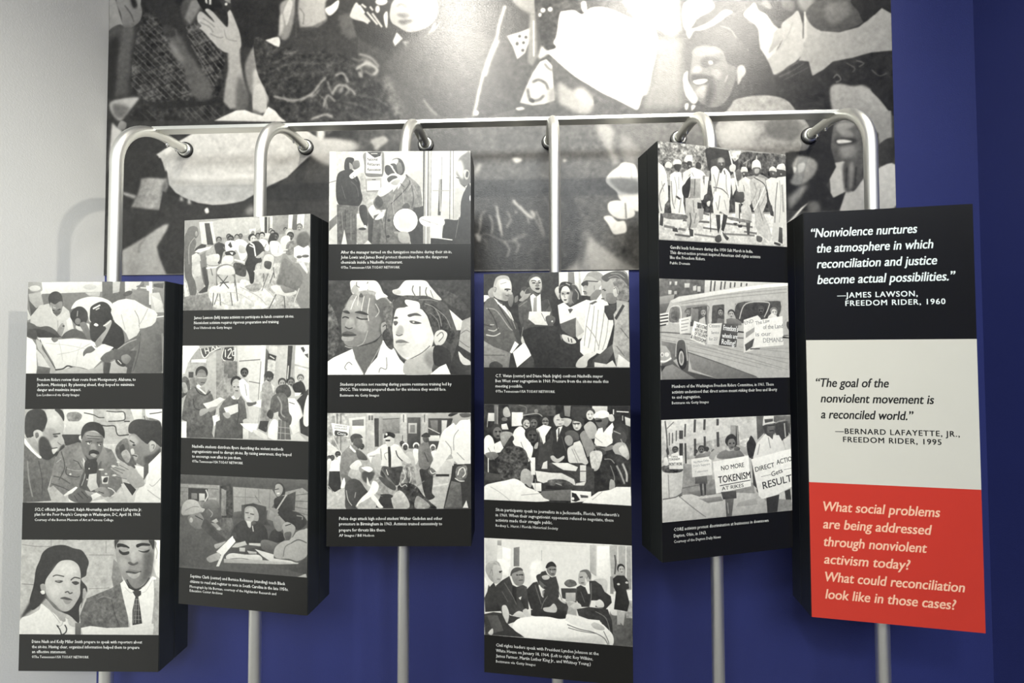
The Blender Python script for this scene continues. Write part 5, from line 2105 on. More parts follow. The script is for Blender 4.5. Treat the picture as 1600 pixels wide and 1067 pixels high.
MURAL="""
b34*3
p30*3 -69 -103 1088 11 1083 353 -64 270
s55*4 22 -5 109 -68 180 62 163 200 77 228 14 153
s24*3 214 -5 333 -29 401 150 334 230 232 205
s80*2 468 53 534 25 583 148 550 230 484 191
s60*4 657 19 761 12 792 182 728 277 648 221
s28*3 840 70 949 63 978 231 916 275 854 221
p28*2 -12 221 334 247 337 1023 -3 1016
p70 -2 257 8 258 20 335 2 376 -1 327
s38 0 345 16 328 25 353 15 374 3 383
s62 10 258 33 249 44 281 44 313 35 333 21 336 16 300
s68 36 253 43 253 42 288 38 277
s24~1 29 259 36 260 38 281 33 284
c40 1.2 21 276 30 301 34 322
p44~2 20 332 35 333 31 416 27 520 9 523 12 415
s24~2 1 387 13 363 12 433 9 519 2 522
p24 44 260 49 296 65 314 77 305 112 265
p30*15 47 299 79 294 91 340 104 431 113 473 124 536 102 555 76 554 48 532 32 517 33 427 39 354
l48 1.2 39 354 114 508
l50 1.2 38 372 112 521
l48 1.2 36 389 105 528
l50 1.2 35 406 98 531
l48 1.2 35 424 90 534
l50 1.2 34 441 81 533
l48 1.2 33 458 72 535
l50 1.2 33 475 64 534
l46 1.2 33 493 53 534
l50 1.2 44 341 106 469
l48 1.2 48 330 101 438
l50 1.2 51 320 96 410
l46 1.2 60 317 88 375
l22 0.8 39 365 79 322
l22 0.8 37 389 86 343
l22 0.8 34 417 93 368
l22 0.8 34 444 101 390
l22 0.8 33 472 104 417
l22 0.8 34 500 110 445
l22 0.8 44 518 115 470
l22 0.8 58 529 119 491
l22 0.8 76 537 122 512
p32*14 104 327 129 312 144 372 158 428 157 493 148 537 133 526 131 474 113 390
l52 1.2 105 341 153 462
l50 1.2 111 338 156 448
l52 1.2 116 332 158 438
l50 1.2 121 325 154 414
l52 1.2 107 362 150 479
l50 1.2 113 390 146 489
l48 1.2 123 429 145 503
l20 0.8 109 369 138 347
l20 0.8 116 397 147 375
l20 0.8 123 422 154 400
l20 0.8 130 447 158 428
l20 0.8 134 474 156 455
p26*8 27 565 55 539 114 552 166 541 169 566 140 592 62 591 33 590
l44 0.8 100 562 114 594
l44 0.8 107 559 123 594
l44 0.8 114 559 132 595
l44 0.8 123 556 140 592
l44 0.8 131 553 147 588
l44 0.8 138 552 154 585
l40 0.8 45 566 59 591
l44 0.8 53 560 68 588
s22 51 539 71 543 97 538 131 543 148 530 157 544 114 556 71 557
s30~1 52 268 77 263 94 281 91 333 79 367 69 314 56 296
s40~1 103 265 126 273 123 318 105 334 98 299
s78 85 361 92 356 92 361 86 368
s44~2 81 340 99 369 113 421 139 492 141 530 128 539 114 525 103 455 85 395
s60~3 81 378 90 389 104 431 103 438 90 420
s34~1 76 332 86 340 92 361 83 368 74 353
p60~1 103 317 112 269 129 267 121 301 111 335
s22 120 259 146 268 154 293 138 302 126 291
s24 143 288 157 300 169 339 166 352 150 313
p90 130 263 133 263 134 281 131 277
p88 136 264 139 264 139 283 136 283
e92 159 283 2 4
s62 157 269 177 260 181 277 171 283 162 279
s24 172 252 232 257 236 343 224 377 199 410 186 443 180 374 173 322 166 290
s76 121 308 124 301 129 305 143 330 140 319 131 298 134 293 141 302 152 327 161 345 162 321 161 307 164 299 167 307 173 336 178 364 180 398 173 411 161 414 151 403 139 378 128 353 123 346 126 339 121 328 120 315
c52 0.8 128 319 138 333 144 344
c52 0.8 124 329 137 343 142 358
c54 0.8 138 361 149 372 156 372
c56 0.8 157 352 161 376 175 384
p66~1 162 407 178 401 180 443 186 512 189 529 188 560 166 565 157 544 160 493 163 459
s44~2 177 477 191 529 190 563 174 566
s28~1 180 426 185 402 197 413 193 478 188 495
s56~1 186 443 199 392 211 386 213 428 203 458 198 485 203 530 195 529 187 484
s82 211 390 218 380 230 377 231 401 220 425 211 441
s70~1 198 461 210 479 215 513 217 548 207 574 197 564 196 512
s74 198 512 206 499 213 530 215 568 209 578 197 570
s46~1 197 567 209 578 215 575 210 583 198 581
p84 145 595 159 582 174 569 186 568 197 577 210 585 217 561 226 572 234 589 241 603
s74~1 3 550 9 533 41 526 39 542 27 569 19 589 10 578
s50~2 8 543 24 548 31 558 20 582 10 571
p24 -1 588 8 575 14 606 4 709 2 829
p80~1 7 592 14 606 22 617 14 640 6 692 3 729 4 674
s60 19 589 27 596 24 613 15 606
p26*2 28 624 106 610 125 618 99 648 82 664 68 694 77 729 86 746 81 780 58 882 31 949 22 949 20 675
p80*3 101 644 127 615 200 615 260 621 277 636 285 653 277 686 260 716 243 749 218 772 184 811 150 820 125 812 107 798 95 784 86 763 83 729 74 691 68 681 82 664
p88 70 684 85 661 89 671 77 691 72 691
p74~2 83 739 116 747 201 744 232 759 201 771 116 765 88 757
p88~2 88 736 150 744 199 739 199 746 150 752 90 748
p66~1*5 48 745 57 742 83 746 85 767 78 797 80 831 61 827 35 820 43 789 47 762
p80 79 664 82 712 81 729 77 705
c30~2 3.3 81 753 78 797 83 831
p30 78 780 90 791 107 805 133 819 167 817 201 802 227 775 260 723 285 687 335 672 336 956 270 955 109 951 66 950 47 847 73 831
s78~1 111 809 113 795 116 812 113 815
s76~1 101 805 102 791 106 805
s92 134 830 138 825 140 837 136 840
s60~2 188 835 198 822 200 842 191 845
p70~1*3 22 778 42 789 40 799 22 785
p26 21 823 73 831 82 842 65 868 39 908 24 925
p68~1*2 24 935 53 902 68 882 79 869 87 866 84 882 77 906 71 926 74 950 85 1003 25 1001
c46~1 1.7 55 905 48 922 47 942
p74~2 267 639 285 646 310 654 314 688 302 721 289 714 268 686
s38*5 266 615 285 619 302 630 290 643 277 639
s84~1 283 621 289 618 292 640 287 656 282 646
s76~2 289 657 310 651 335 662 336 682 302 687
p30 2 846 12 829 18 1001 2 1001
s28*8 199 375 233 405 284 408 318 434 352 487 385 557 402 608 352 616 285 606 241 600 224 562 212 513 201 461
c72~1 2.1 224 534 253 546 274 530 285 504 293 487
c72~1 2.3 301 532 310 509 325 520 332 537
c70~1 2.1 290 565 295 535 305 552
c72~1 2.1 318 421 335 428 352 440 362 464
c74~1 3.3 332 469 347 453 360 471 355 484
c70~1 2.5 305 484 315 478 322 502
c74~1 2.5 273 598 293 586 302 593
c58~1 1.5 237 422 249 420 259 410
e70~2 348 453 7 7 40
c62~1 1.7 259 550 268 537 278 534 285 517
c66~1 1.7 295 497 298 518 303 535
c60~1 1.7 285 534 293 552 295 572
c58~1 1.7 237 532 242 546 253 550
c64~1 1.7 318 506 323 523 318 536
c62~1 1.7 335 459 340 473 337 490
c60~1 1.7 343 473 352 484 360 481
c60~1 1.3 326 438 337 446 343 439
c44~1 1.2 225 446 250 423 284 422
c44~1 1.2 216 472 250 447 293 450
c42~1 1.2 222 497 259 478 298 470
c46~1 1.3 335 537 360 549 377 573
c44~1 1.3 318 553 344 568 369 590
s50~3*8 368 488 402 524 435 593 385 597
e62~1 338 483 5 5 60
e56~1 313 522 5 5 120
s30~1 257 382 301 382 335 418 326 438 293 419 259 420
s60~1 231 291 241 275 251 269 250 327 243 378 233 381 233 343
s76 236 309 243 278 248 289 241 344 238 333
s74~1 231 322 235 317 236 350 231 377 230 360
p70~1 256 276 292 268 301 296 297 330 281 353 258 352 255 310
c44 0.8 257 300 263 318 262 345
c34 2.5 253 265 253 379
c36~1 1.7 258 362 275 353 294 334
s30~1 294 279 334 271 324 349 309 372 296 347
s90 291 306 299 296 309 283 307 307 297 324
s42~2 308 331 324 322 335 377 318 383
s28~1 329 316 351 283 401 321 418 440 402 473 368 420 335 384
s78 324 322 331 292 336 299 343 323 351 344 336 340 326 332
l86 2.5 336 299 343 320
l80 2.5 328 322 348 348
l82 2.5 346 317 360 352
l82 2.5 353 321 366 359
l84 2.5 339 296 345 306
l82 2.5 350 303 354 314
e86 365 291 8 10
e84 360 311 3 10
s86 368 328 373 319 373 359 370 356
s76 376 319 383 285 410 270 435 289 438 330 425 363 402 375 387 360 378 346
s50~1 385 326 395 324 402 331 393 337
s44~1 387 343 402 341 407 345 393 354
c46~1 1.2 385 306 391 299 398 310
p84 380 397 385 374 393 391 383 411
p82 393 398 402 399 397 419
p84 395 442 410 406 435 364 443 347 431 384 412 423
l92 2.5 405 460 435 354
l88 2.0 398 443 427 380
p40~5 368 454 402 389 451 358 501 395 549 599 501 613 402 608
p36*4 410 474 443 374 484 394 501 429 489 596 443 600 422 559
c62~1 2.5 420 552 428 576 438 596
p34*4 501 422 525 403 546 448 558 466 541 582 501 603 484 602
c86~1 3.3 525 313 517 363 514 396 501 462 492 529 488 569 484 599
c80~1 4.1 516 403 506 449 499 496
e88 488 592 3 7
s84 478 622 494 623 492 653 484 649 479 642
p80 527 393 548 381 558 372 556 405 550 439 540 455 535 424
e30 543 395 2 4
e30 548 412 2 4
e28 540 414 2 5
e30 551 398 2 4
e30 547 432 2 4
s60~1 534 296 563 298 566 332 558 338 543 321
p56~1 556 338 563 339 566 450 559 473 553 462
l82 1.7 561 355 561 449
s30*9 565 292 591 300 600 294 599 328 594 351 589 401 587 431 574 433 568 383 563 332
e90 573 329 3 6
e86 582 327 3 6
e86 569 341 2 5
p80~1 571 420 581 441 569 457 566 450
s32*9 584 283 647 288 655 322 625 343 599 331
s84 621 313 627 310 628 333 623 336
p38*3 558 483 574 453 584 451 598 475 614 519 654 571 662 613 533 606 543 565
p80 569 463 577 457 584 474 585 508 587 564 574 573 559 576 543 568 550 532 559 493
c26~1 2.5 553 532 556 559 566 563 574 550
c26~1 2.5 559 516 567 510 576 520 579 537
c26~1 2.0 574 467 579 480 584 487
c30 1.7 569 460 576 454 582 464
e26 558 563 4 5 30
s60~2 579 540 587 531 587 561 579 567
s66~2 592 518 606 535 622 553 635 590 622 602 606 588 592 568
s72~2 611 542 622 533 633 553 638 580 622 579
s74 635 567 646 574 651 587 643 600
p34*6 635 554 662 572 678 589 686 609 638 607
s76 538 582 546 579 549 585 541 588
s90 594 341 599 333 612 332 618 339 623 343 628 333 636 326 647 326 663 336 687 361 703 375 713 389 717 426 710 492 704 551 697 560 691 593 681 586 665 568 646 548 630 527 614 506 598 478 582 447 576 437 589 428 586 414 590 394
p70~3 671 306 743 295 746 395 735 411 713 389 687 358
p60~5 711 409 747 411 746 592 694 596 699 557 710 492
s84 748 329 759 313 775 304 787 331 781 348 767 363 754 395 748 378
s86 752 395 766 386 782 371 798 345 809 350 801 362 782 387 762 399 755 415
c34 0.8 767 337 775 347 784 335
c36 0.8 760 369 771 363 778 351
s32*3 758 412 771 396 790 381 814 373 832 417 852 467 867 550 866 631 741 625 746 592 757 577
p30*2 783 298 838 302 837 352 853 402 867 501 836 466 813 416 798 365 811 350 791 332
c80 0.8 793 385 806 395 813 416 830 456
s36*2 758 422 766 399 790 388 813 416 826 449 805 451 782 437 760 442
s50 760 442 774 433 794 444 802 481 813 498 804 563 789 591 770 584 759 550 755 511 758 471
s62~1 758 452 766 439 782 440 797 454 786 457 766 462
s34~1 769 472 779 463 793 474 782 486 772 489
e84 781 478 3 5 30
s60~1 783 496 794 500 792 520 783 512
s66~1 759 491 766 485 770 499 764 508 759 504
s28~1 758 508 773 509 783 516 780 532 765 534 758 524
s88 759 524 769 520 777 522 773 530 764 533
s66~1 765 541 775 535 778 552 771 571 762 557
s30~2 781 512 786 545 782 571 776 591 773 577
c78 0.8 802 510 798 530
s70 814 491 821 488 824 505 819 521 814 537 813 514
s80 748 507 753 498 753 521 759 547 765 571 759 583 750 560 747 527
s84 749 583 753 581 752 596 749 596
s84 757 586 762 588 757 600
p26*2 822 301 1008 315 1007 396 968 410 884 388 853 369
s60~1 844 329 850 323 856 336 855 346 847 339
s48~1 869 321 884 329 883 355 870 344
s60~2 888 322 908 317 906 347 894 356
s80 822 357 830 338 836 328 841 348 850 359 859 386 868 403 870 419 863 445 858 465 849 480 844 470 841 434 839 394 829 374
c62 0.8 841 358 848 382 860 399
c60 0.8 842 395 850 402 859 386
s66 860 402 870 397 868 426 860 445 852 458 857 428
s72 868 387 881 364 888 352 892 372 895 405 894 454 886 479 874 495 861 514 847 500 843 493 849 477 862 452 870 419
c62 0.8 882 381 876 413 865 449
p68*2 895 356 901 356 901 382 915 406 938 411 961 399 981 368 989 353 1002 370 1001 461 975 465 952 477 929 485 918 504 910 530 901 519 900 487 888 479 894 454
p80 895 356 898 356 899 421 894 437
l34 1.2 895 356 894 424
s40*3 898 366 901 346 915 328 939 326 970 318 985 339 969 384 946 405 922 407 907 396
s52~2 923 341 946 333 951 360 935 391 924 384
s26*2 954 327 1005 315 1003 363 989 349 969 387 961 360
p25*3 844 516 861 514 891 480 900 483 904 520 918 504 929 485 952 477 975 465 1003 461 1001 606 928 605 851 601 843 565
c46 0.8 859 514 875 498 888 483
c46 0.8 864 520 880 505 895 486
c44 0.8 870 527 883 515 900 497
c50 1.7 929 527 934 518 938 531 932 537
c48 1.3 957 484 966 491 960 500
c44 1.2 945 489 955 503 952 513
c44 1.2 975 508 984 524 993 518
e84 848 541 2 4
s30*2 829 417 852 484 861 566 851 598 812 596 820 547 828 499
s62*6 804 592 812 573 843 565 870 576 885 609 898 643 901 675 896 704 881 713 865 728 834 711 796 703 785 653 792 621
s74~5 791 644 820 622 835 646 827 694 796 693
s48~2 848 630 874 622 889 649 881 681 850 669
s66~1*3 925 553 936 541 952 548 964 546 977 563 985 586 994 602 997 615 966 630 943 645 928 612
s24 974 556 1002 558 1001 622 995 615 985 586
p60*2 962 613 997 612 997 702 995 750 983 765 981 669
s30 980 701 999 680 999 734 984 753
s42*3 928 650 943 635 961 642 965 717 960 764 949 796 926 779 924 715
s62~1 932 644 943 638 954 645 943 658 934 664
s60~1 935 660 946 658 952 671 941 677
s28~1 930 680 950 679 956 687 942 696 932 693
s84 932 683 941 682 950 687 942 691 933 691
s58~2 936 702 953 700 951 726 937 725
s78*2 923 750 934 738 942 741 941 780 949 812 961 784 972 765 1000 747 998 854 925 856 923 811
s38~1 940 738 954 732 960 752 957 790 949 809 941 812 938 780
s58~1 946 745 951 745 949 796 945 805
l24 1.2 943 751 941 802
l26 1.2 954 751 952 796
p24 870 712 896 707 904 675 920 650 928 644 924 699 930 750 918 795 926 827 941 812 933 859 869 857
s64~1*4 874 729 890 720 904 730 908 749 900 778 886 794 875 787 880 761
s84 879 748 883 752 880 764
s82 885 742 893 739 891 758 885 761
s30~1 873 712 884 716 877 745 873 761
p60~2 872 825 888 794 897 794 883 835 873 857
p88 870 889 887 851 897 836 887 858 873 893
s48~2 896 839 907 836 910 859 898 868
p37~5*5 335 598 710 623 725 641 740 739 693 803 684 997 484 1009 476 628 336 689
p46~7*4 662 621 773 627 788 709 725 673 709 738 670 704
s66~3 638 636 654 630 662 654 658 687 666 720 661 739 654 703
s60~4 668 654 681 665 690 704 682 737 671 713
s68~1 352 656 369 647 374 660 361 677
s76~1 356 676 364 670 361 687
s84~1 533 711 543 711 546 718 538 724
e80~1 599 720 2 4
s70~2 486 739 492 722 494 732 487 755
c44~1 1.7 518 760 525 773 533 780
s84 652 762 658 749 665 739 671 728 681 730 688 740 691 786 691 851 677 838 667 821 663 802 655 788 650 775
c60 0.8 668 762 674 786
c60 0.8 681 737 683 786
s62~1 655 769 677 769 691 780 691 806 669 802
s84 653 831 661 824 674 828 680 838 686 855 683 867 672 872 661 867 653 850
s84 647 866 656 863 664 877 673 877 675 903 667 909 659 909 653 886
l34 1.2 674 831 675 870
p64~3 597 1011 605 953 613 924 626 902 637 928 660 964 684 997 684 1013
s44~2 618 924 624 898 629 915 622 963 617 996
s28~4*5 483 795 581 799 613 826 618 882 603 995 482 1009
c70~1 1.7 494 861 492 891 489 914
c74~1 1.7 504 855 508 878 507 905
c78~1 2.0 513 855 518 882 520 912
c66~1 1.7 526 846 531 869 525 889
c72~1 1.7 543 833 551 857 554 880
c66~1 1.7 563 847 568 874 573 907
c64~1 1.7 533 915 541 935 537 955
c70~1 1.7 523 925 529 945 526 964
c60~1 1.7 497 914 502 934 499 947
c80~1 2.5 513 832 517 879 518 898
c60~1 2.0 491 878 494 855 500 845
c80~1 3.3 534 820 547 847 559 867
c60~1 1.7 557 847 565 880 573 916
c58~1 1.7 489 921 497 904 508 911 525 925 549 912
c56~1 1.7 533 928 541 912 552 906
e70~1 559 854 5 5 60
e60~1 538 850 2 5
c54~1 1.3 562 811 570 801 575 818
s66~1 486 904 494 911 491 927
p30~4 500 927 517 921 507 1010 491 1009
p30~5*3 336 689 402 675 476 728 476 795 336 790
p62 1 999 998 997 998 999 1 1001
"""
RECT={(1, 0): (1.0, 275.6), (1, 1): (380.0, 660.9), (1, 2): (765.5, 1047.8), (2, 0): (1.0, 276.1), (2, 1): (383.9, 663.7), (2, 2): (776.0, 1050.6), (3, 0): (1.0, 277.7), (3, 1): (385.7, 664.5), (3, 2): (772.3, 1054.8), (4, 0): (1.0, 279.2), (4, 1): (386.4, 665.5), (4, 2): (774.4, 1039.0), (5, 0): (1.0, 274.8), (5, 1): (380.9, 658.4), (5, 2): (766.1, 1049.4)}
CAPS={(1, 0):[('n', 35.8, 299.9, 300.8, 'Freedom Riders review their route from Montgomery, Alabama, to'), ('n', 36.1, 315.0, 295.9, 'Jackson, Mississippi. By planning ahead, they hoped to minimize'), ('n', 36.5, 329.9, 134.2, 'danger and maximize impact.'), ('s', 36.3, 344.9, 129.5, 'Lee Lockwood via Getty Images')],
(1, 1):[('n', 38.9, 686.5, 322.9, 'SCLC officials James Bevel, Ralph Abernathy, and Bernard LaFayette Jr.'), ('n', 38.4, 701.1, 320.8, 'plan for the Poor People’s Campaign in Washington, DC, April 18, 1968.'), ('s', 38.8, 716.6, 238.1, 'Courtesy of the Benton Museum of Art at Pomona College')],
(1, 2):[('n', 39.6, 1074.3, 330.6, 'Diane Nash and Kelly Miller Smith prepare to speak with reporters about'), ('n', 39.9, 1089.6, 322.4, 'the sit-ins. Having clear, organized information helped them to prepare'), ('n', 40.3, 1104.0, 102.8, 'an effective statement.'), ('s', 40.1, 1118.4, 171.3, '©The Tennessean-USA TODAY NETWORK')],
(2, 0):[('n', 38.7, 303.8, 330.9, 'James Lawson (left) trains activists to participate in lunch counter sit-ins.'), ('n', 38.9, 319.3, 283.3, 'Nonviolent activism requires rigorous preparation and training.'), ('s', 39.1, 333.8, 128.4, 'Don Uhrbrock via Getty Images')],
(2, 1):[('n', 39.2, 691.0, 300.4, 'Nashville students distribute flyers describing the violent methods'), ('n', 39.4, 705.8, 326.2, 'segregationists used to disrupt sit-ins. By raising awareness, they hoped'), ('n', 39.6, 720.5, 164.2, 'to encourage new allies to join them.'), ('s', 39.8, 735.0, 170.0, '©The Tennessean-USA TODAY NETWORK')],
(2, 2):[('n', 39.5, 1075.8, 310.4, 'Septima Clark (center) and Bernice Robinson (standing) teach Black'), ('n', 38.8, 1091.4, 321.2, 'citizens to read and register to vote in South Carolina in the late 1950s.'), ('s', 38.4, 1106.2, 283.3, 'Photograph by Ida Berman, courtesy of the Highlander Research and'), ('s', 38.6, 1118.2, 109.4, 'Education Center Archives')],
(3, 0):[('n', 37.5, 304.9, 326.3, 'After the manager turned on the fumigation machine during their sit-in,'), ('n', 37.6, 319.7, 313.9, 'John Lewis and James Bevel protect themselves from the dangerous'), ('n', 37.6, 334.6, 181.5, 'chemicals inside a Nashville restaurant.'), ('s', 37.7, 349.4, 173.1, '©The Tennessean-USA TODAY NETWORK')],
(3, 1):[('n', 37.6, 692.7, 325.4, 'Students practice not reacting during passive resistance training led by'), ('n', 37.6, 707.7, 309.6, 'SNCC. This training prepared them for the violence they would face.'), ('s', 37.6, 724.1, 113.8, 'Bettmann via Getty Images')],
(3, 2):[('n', 37.6, 1080.8, 298.8, 'Police dogs attack high school student Walter Gadsden and other'), ('n', 37.6, 1096.0, 298.5, 'protesters in Birmingham in 1963. Activists trained extensively to'), ('n', 37.7, 1113.5, 134.1, 'prepare for threats like these.'), ('s', 37.7, 1128.4, 101.3, 'AP Images / Bill Hudson')],
(4, 0):[('n', 35.6, 304.9, 308.6, 'C.T. Vivian (center) and Diane Nash (right) confront Nashville mayor'), ('n', 35.5, 319.7, 324.1, 'Ben West over segregation in 1960. Pressure from the sit-ins made this'), ('n', 35.5, 334.8, 79.7, 'meeting possible.'), ('s', 35.4, 349.5, 172.9, '©The Tennessean-USA TODAY NETWORK')],
(4, 1):[('n', 35.2, 693.3, 350.5, 'Sit-in participants speak to journalists in a Jacksonville, Florida, Woolworth’s'), ('n', 35.2, 708.4, 335.0, 'in 1960. When their segregationist opponents refused to negotiate, these'), ('n', 35.1, 723.3, 164.0, 'activists made their struggle public.'), ('s', 35.1, 738.3, 179.9, 'Rodney L. Hurst / Florida Historical Society')],
(4, 2):[('n', 35.2, 1080.2, 290.8, 'Civil rights leaders speak with President Lyndon Johnson at the'), ('n', 35.1, 1095.8, 275.0, 'White House on January 18, 1964. (Left to right: Roy Wilkins,'), ('n', 35.1, 1110.6, 268.8, 'James Farmer, Martin Luther King Jr., and Whitney Young.)'), ('s', 35.0, 1125.6, 113.9, 'Bettmann via Getty Images')],
(5, 0):[('n', 34.8, 300.0, 266.4, 'Gandhi leads followers during the 1930 Salt March in India.'), ('n', 34.6, 314.5, 291.4, 'This direct-action protest inspired American civil rights activists'), ('n', 34.4, 328.2, 110.4, 'like the Freedom Riders.'), ('s', 34.2, 343.1, 61.3, 'Public Domain')],
(5, 1):[('n', 35.3, 685.2, 328.4, 'Members of the Washington Freedom Riders Committee, in 1961. These'), ('n', 35.1, 700.6, 339.7, 'activists understood that direct action meant risking their lives and liberty'), ('n', 34.9, 715.0, 88.2, 'to end segregation.'), ('s', 34.6, 729.9, 114.0, 'Bettmann via Getty Images')],
(5, 2):[('n', 35.7, 1075.0, 301.8, 'CORE activists protest discrimination at businesses in downtown'), ('n', 35.5, 1091.9, 100.2, 'Dayton, Ohio, in 1963.'), ('s', 35.3, 1107.0, 145.4, 'Courtesy of the Dayton Daily News')],
(6, 0):[('h', 19.2, 73.4, 266.3, '“Nonviolence nurtures'), ('h', 33.5, 118.2, 289.7, 'the atmosphere in which'), ('h', 32.7, 163.4, 298.6, 'reconciliation and justice'), ('h', 33.0, 209.0, 340.7, 'become actual possibilities.”'), ('b', 83.2, 250.4, 199.3, '—JAMES LAWSON,'), ('b', 103.7, 273.6, 244.5, 'FREEDOM RIDER, 1960')],
(6, 1):[('h', 23.8, 504.2, 182.8, '“The goal of the'), ('h', 35.3, 548.4, 279.5, 'nonviolent movement is'), ('h', 35.2, 593.9, 229.5, 'a reconciled world.”'), ('b', 70.4, 636.1, 302.6, '—BERNARD LAFAYETTE, JR.,'), ('b', 90.0, 659.4, 239.5, 'FREEDOM RIDER, 1995')],
(6, 2):[('h', 36.4, 855.6, 285.2, 'What social problems'), ('h', 34.5, 904.8, 266.8, 'are being addressed'), ('h', 35.4, 954.3, 252.8, 'through nonviolent'), ('h', 35.3, 1003.3, 212.7, 'activism today?'), ('h', 37.3, 1052.7, 337.0, 'What could reconciliation'), ('h', 36.4, 1101.1, 317.2, 'look like in those cases?')]}
LETTER={(3, 0): [(14, 272, 102, 343, 102, 33, 'National'), (14, 272, 153, 361, 158, 33, 'Restaurant'), (14, 269, 211, 366, 215, 33, 'Association')], (3, 2): [(34, 55, 139, 141, 154, 17, 'JOHNNY BOY'), (34, 52, 167, 141, 179, 17, 'RESTAURANT'), (86, 72, 222, 131, 235, 26, 'Coca')], (5, 1): [(22, 267, 480, 348, 504, 36, 'TAKE A STAND'), (22, 254, 518, 344, 548, 32, 'WITH THE LAW'), (22, 254, 556, 339, 586, 32, 'OF THE LAND'), (22, 225, 589, 334, 641, 36, '& FREEDOM!'), (60, 365, 481, 448, 478, 32, 'Citizens'), (58, 381, 546, 439, 545, 28, 'Service'), (60, 363, 613, 430, 611, 32, 'for 25?'), (90, 473, 505, 586, 523, 53, "Freedom's"), (90, 463, 582, 581, 595, 45, 'wheels are'), (90, 458, 648, 563, 668, 53, 'Rolling!'), (60, 643, 449, 712, 424, 36, 'END'), (58, 729, 451, 843, 418, 38, 'The Law'), (55, 789, 494, 949, 477, 43, 'of the Land'), (58, 727, 569, 850, 559, 43, 'is our'), (60, 787, 634, 951, 625, 47, 'DEMAND')], (5, 2): [(30, 71, 375, 118, 376, 17, 'OPEN'), (24, 53, 401, 133, 401, 21, 'TOKENISM'), (20, 54, 451, 152, 455, 29, "WON'T WORK"), (62, 236, 444, 349, 429, 21, 'No More Delay'), (62, 232, 481, 357, 468, 21, "Don't Support"), (64, 243, 540, 340, 531, 19, 'Tokenism'), (26, 442, 533, 618, 512, 45, 'NO MORE'), (18, 420, 661, 668, 631, 69, 'TOKENISM'), (24, 444, 734, 612, 715, 36, 'AT RIKES'), (24, 707, 571, 860, 534, 48, 'DIRECT'), (26, 878, 512, 1003, 481, 48, 'ACTIO'), (30, 837, 632, 926, 594, 48, 'Gets'), (20, 766, 755, 1001, 695, 73, 'RESULT'), (24, 428, 690, 664, 656, 9, ''), (34, 750, 627, 829, 611, 4, ''), (34, 935, 572, 998, 560, 4, '')]}

# ------------------------------------------------------------------ lettering
_dg = bpy.context.evaluated_depsgraph_get
def glyphs(text, res=2, shear=0.0, bold=0.0, space=1.0):
    """vertices (n,2) and triangles of a line of text at size 1, baseline at y=0, plus its extent"""
    cu = bpy.data.curves.new('t', 'FONT'); cu.body = text; cu.size = 1; cu.resolution_u = res; cu.shear = shear; cu.offset = bold
    cu.space_character = space
    o = bpy.data.objects.new('t', cu); C.objects.link(o); bpy.context.view_layer.update()
    me = bpy.data.meshes.new_from_object(o.evaluated_get(_dg()))
    v = np.array([tuple(q.co) for q in me.vertices])[:, :2]; f = [tuple(p.vertices) for p in me.polygons]
    bpy.data.objects.remove(o); bpy.data.curves.remove(cu); bpy.data.meshes.remove(me)
    return v, f
CAP = 0.682
def add_text(bm, text, A, B, cap, y, mirror=None, **k):
    """writes text along A->B (x,z) with capital height cap on the plane y"""
    b = k.pop('bold', 0); v, f = glyphs(text, **k)
    x0, x1 = v[:, 0].min(), v[:, 0].max()
    d = np.array(B)-np.array(A); s = 1/(x1-x0); h = cap/CAP; L = np.hypot(*d); n = np.array([-d[1], d[0]])/L
    for j, (ox, oz) in enumerate([(0, 0)] if not b else [(-b, 0), (b, 0)] if b < .015 else [(-b, -b*.5), (b, -b*.5), (-b, b*.5), (b, b*.5)]):    # heavier strokes: shifted copies
        vs = [bm.verts.new((A[0]+(p[0]-x0)*s*d[0]+ox*h*d[0]/L+(p[1]+oz)*h*n[0], y-j*1e-5, A[1]+(p[0]-x0)*s*d[1]+ox*h*d[1]/L+(p[1]+oz)*h*n[1])) for p in v]
        for q in f:
            try: bm.faces.new([vs[i] for i in q])
            except ValueError: pass

# ------------------------------------------------------------------ the room
XL, XR, YB, ZC = -1.5214, 1.705, -7.0, 4.4
t_ = 0.12
def struct(name, *b, m):
    bm = bmesh.new(); box(bm, *b); return tag(obj(name, bm, m), kind='structure')
struct('floor', XL-t_, XR+t_, YB-t_, t_, -0.1, 0.0, m=M_floor)
struct('ceiling', XL-t_, XR+t_, YB-t_, t_, ZC, ZC+.1, m=M_dark)
struct('wall_back', XL-t_, XR+t_, 0.0, t_, 0.0, ZC, m=M_blue)
struct('wall_left', XL-t_, XL, YB, 0.0, 0.0, ZC, m=M_white)
struct('wall_right', XR, XR+t_, YB, 0.0, 0.0, ZC, m=M_blue)
struct('wall_front', XL-t_, XR+t_, YB-t_, YB, 0.0, ZC, m=M_dark)

# ------------------------------------------------------------------ mural
MZ0, MZ1, MX1 = EYE+0.297, EYE+1.75, 1.4155
arr = paint(MURAL, 1800, 891, grain=2.0, seed=5)
M_mural = picture_mat('crowd_mural_print', arr, rough=0.31, weave=0.35, lo=-0.15, hi=1.0, tint=(1, .985, .95))
mural = print_plate('photo_mural', XL+0.001, MX1, -0.005, -0.001, MZ0, MZ1, M_mural)
tag(mural, 'large black and white photo mural of a clapping crowd on the blue wall', 'mural')

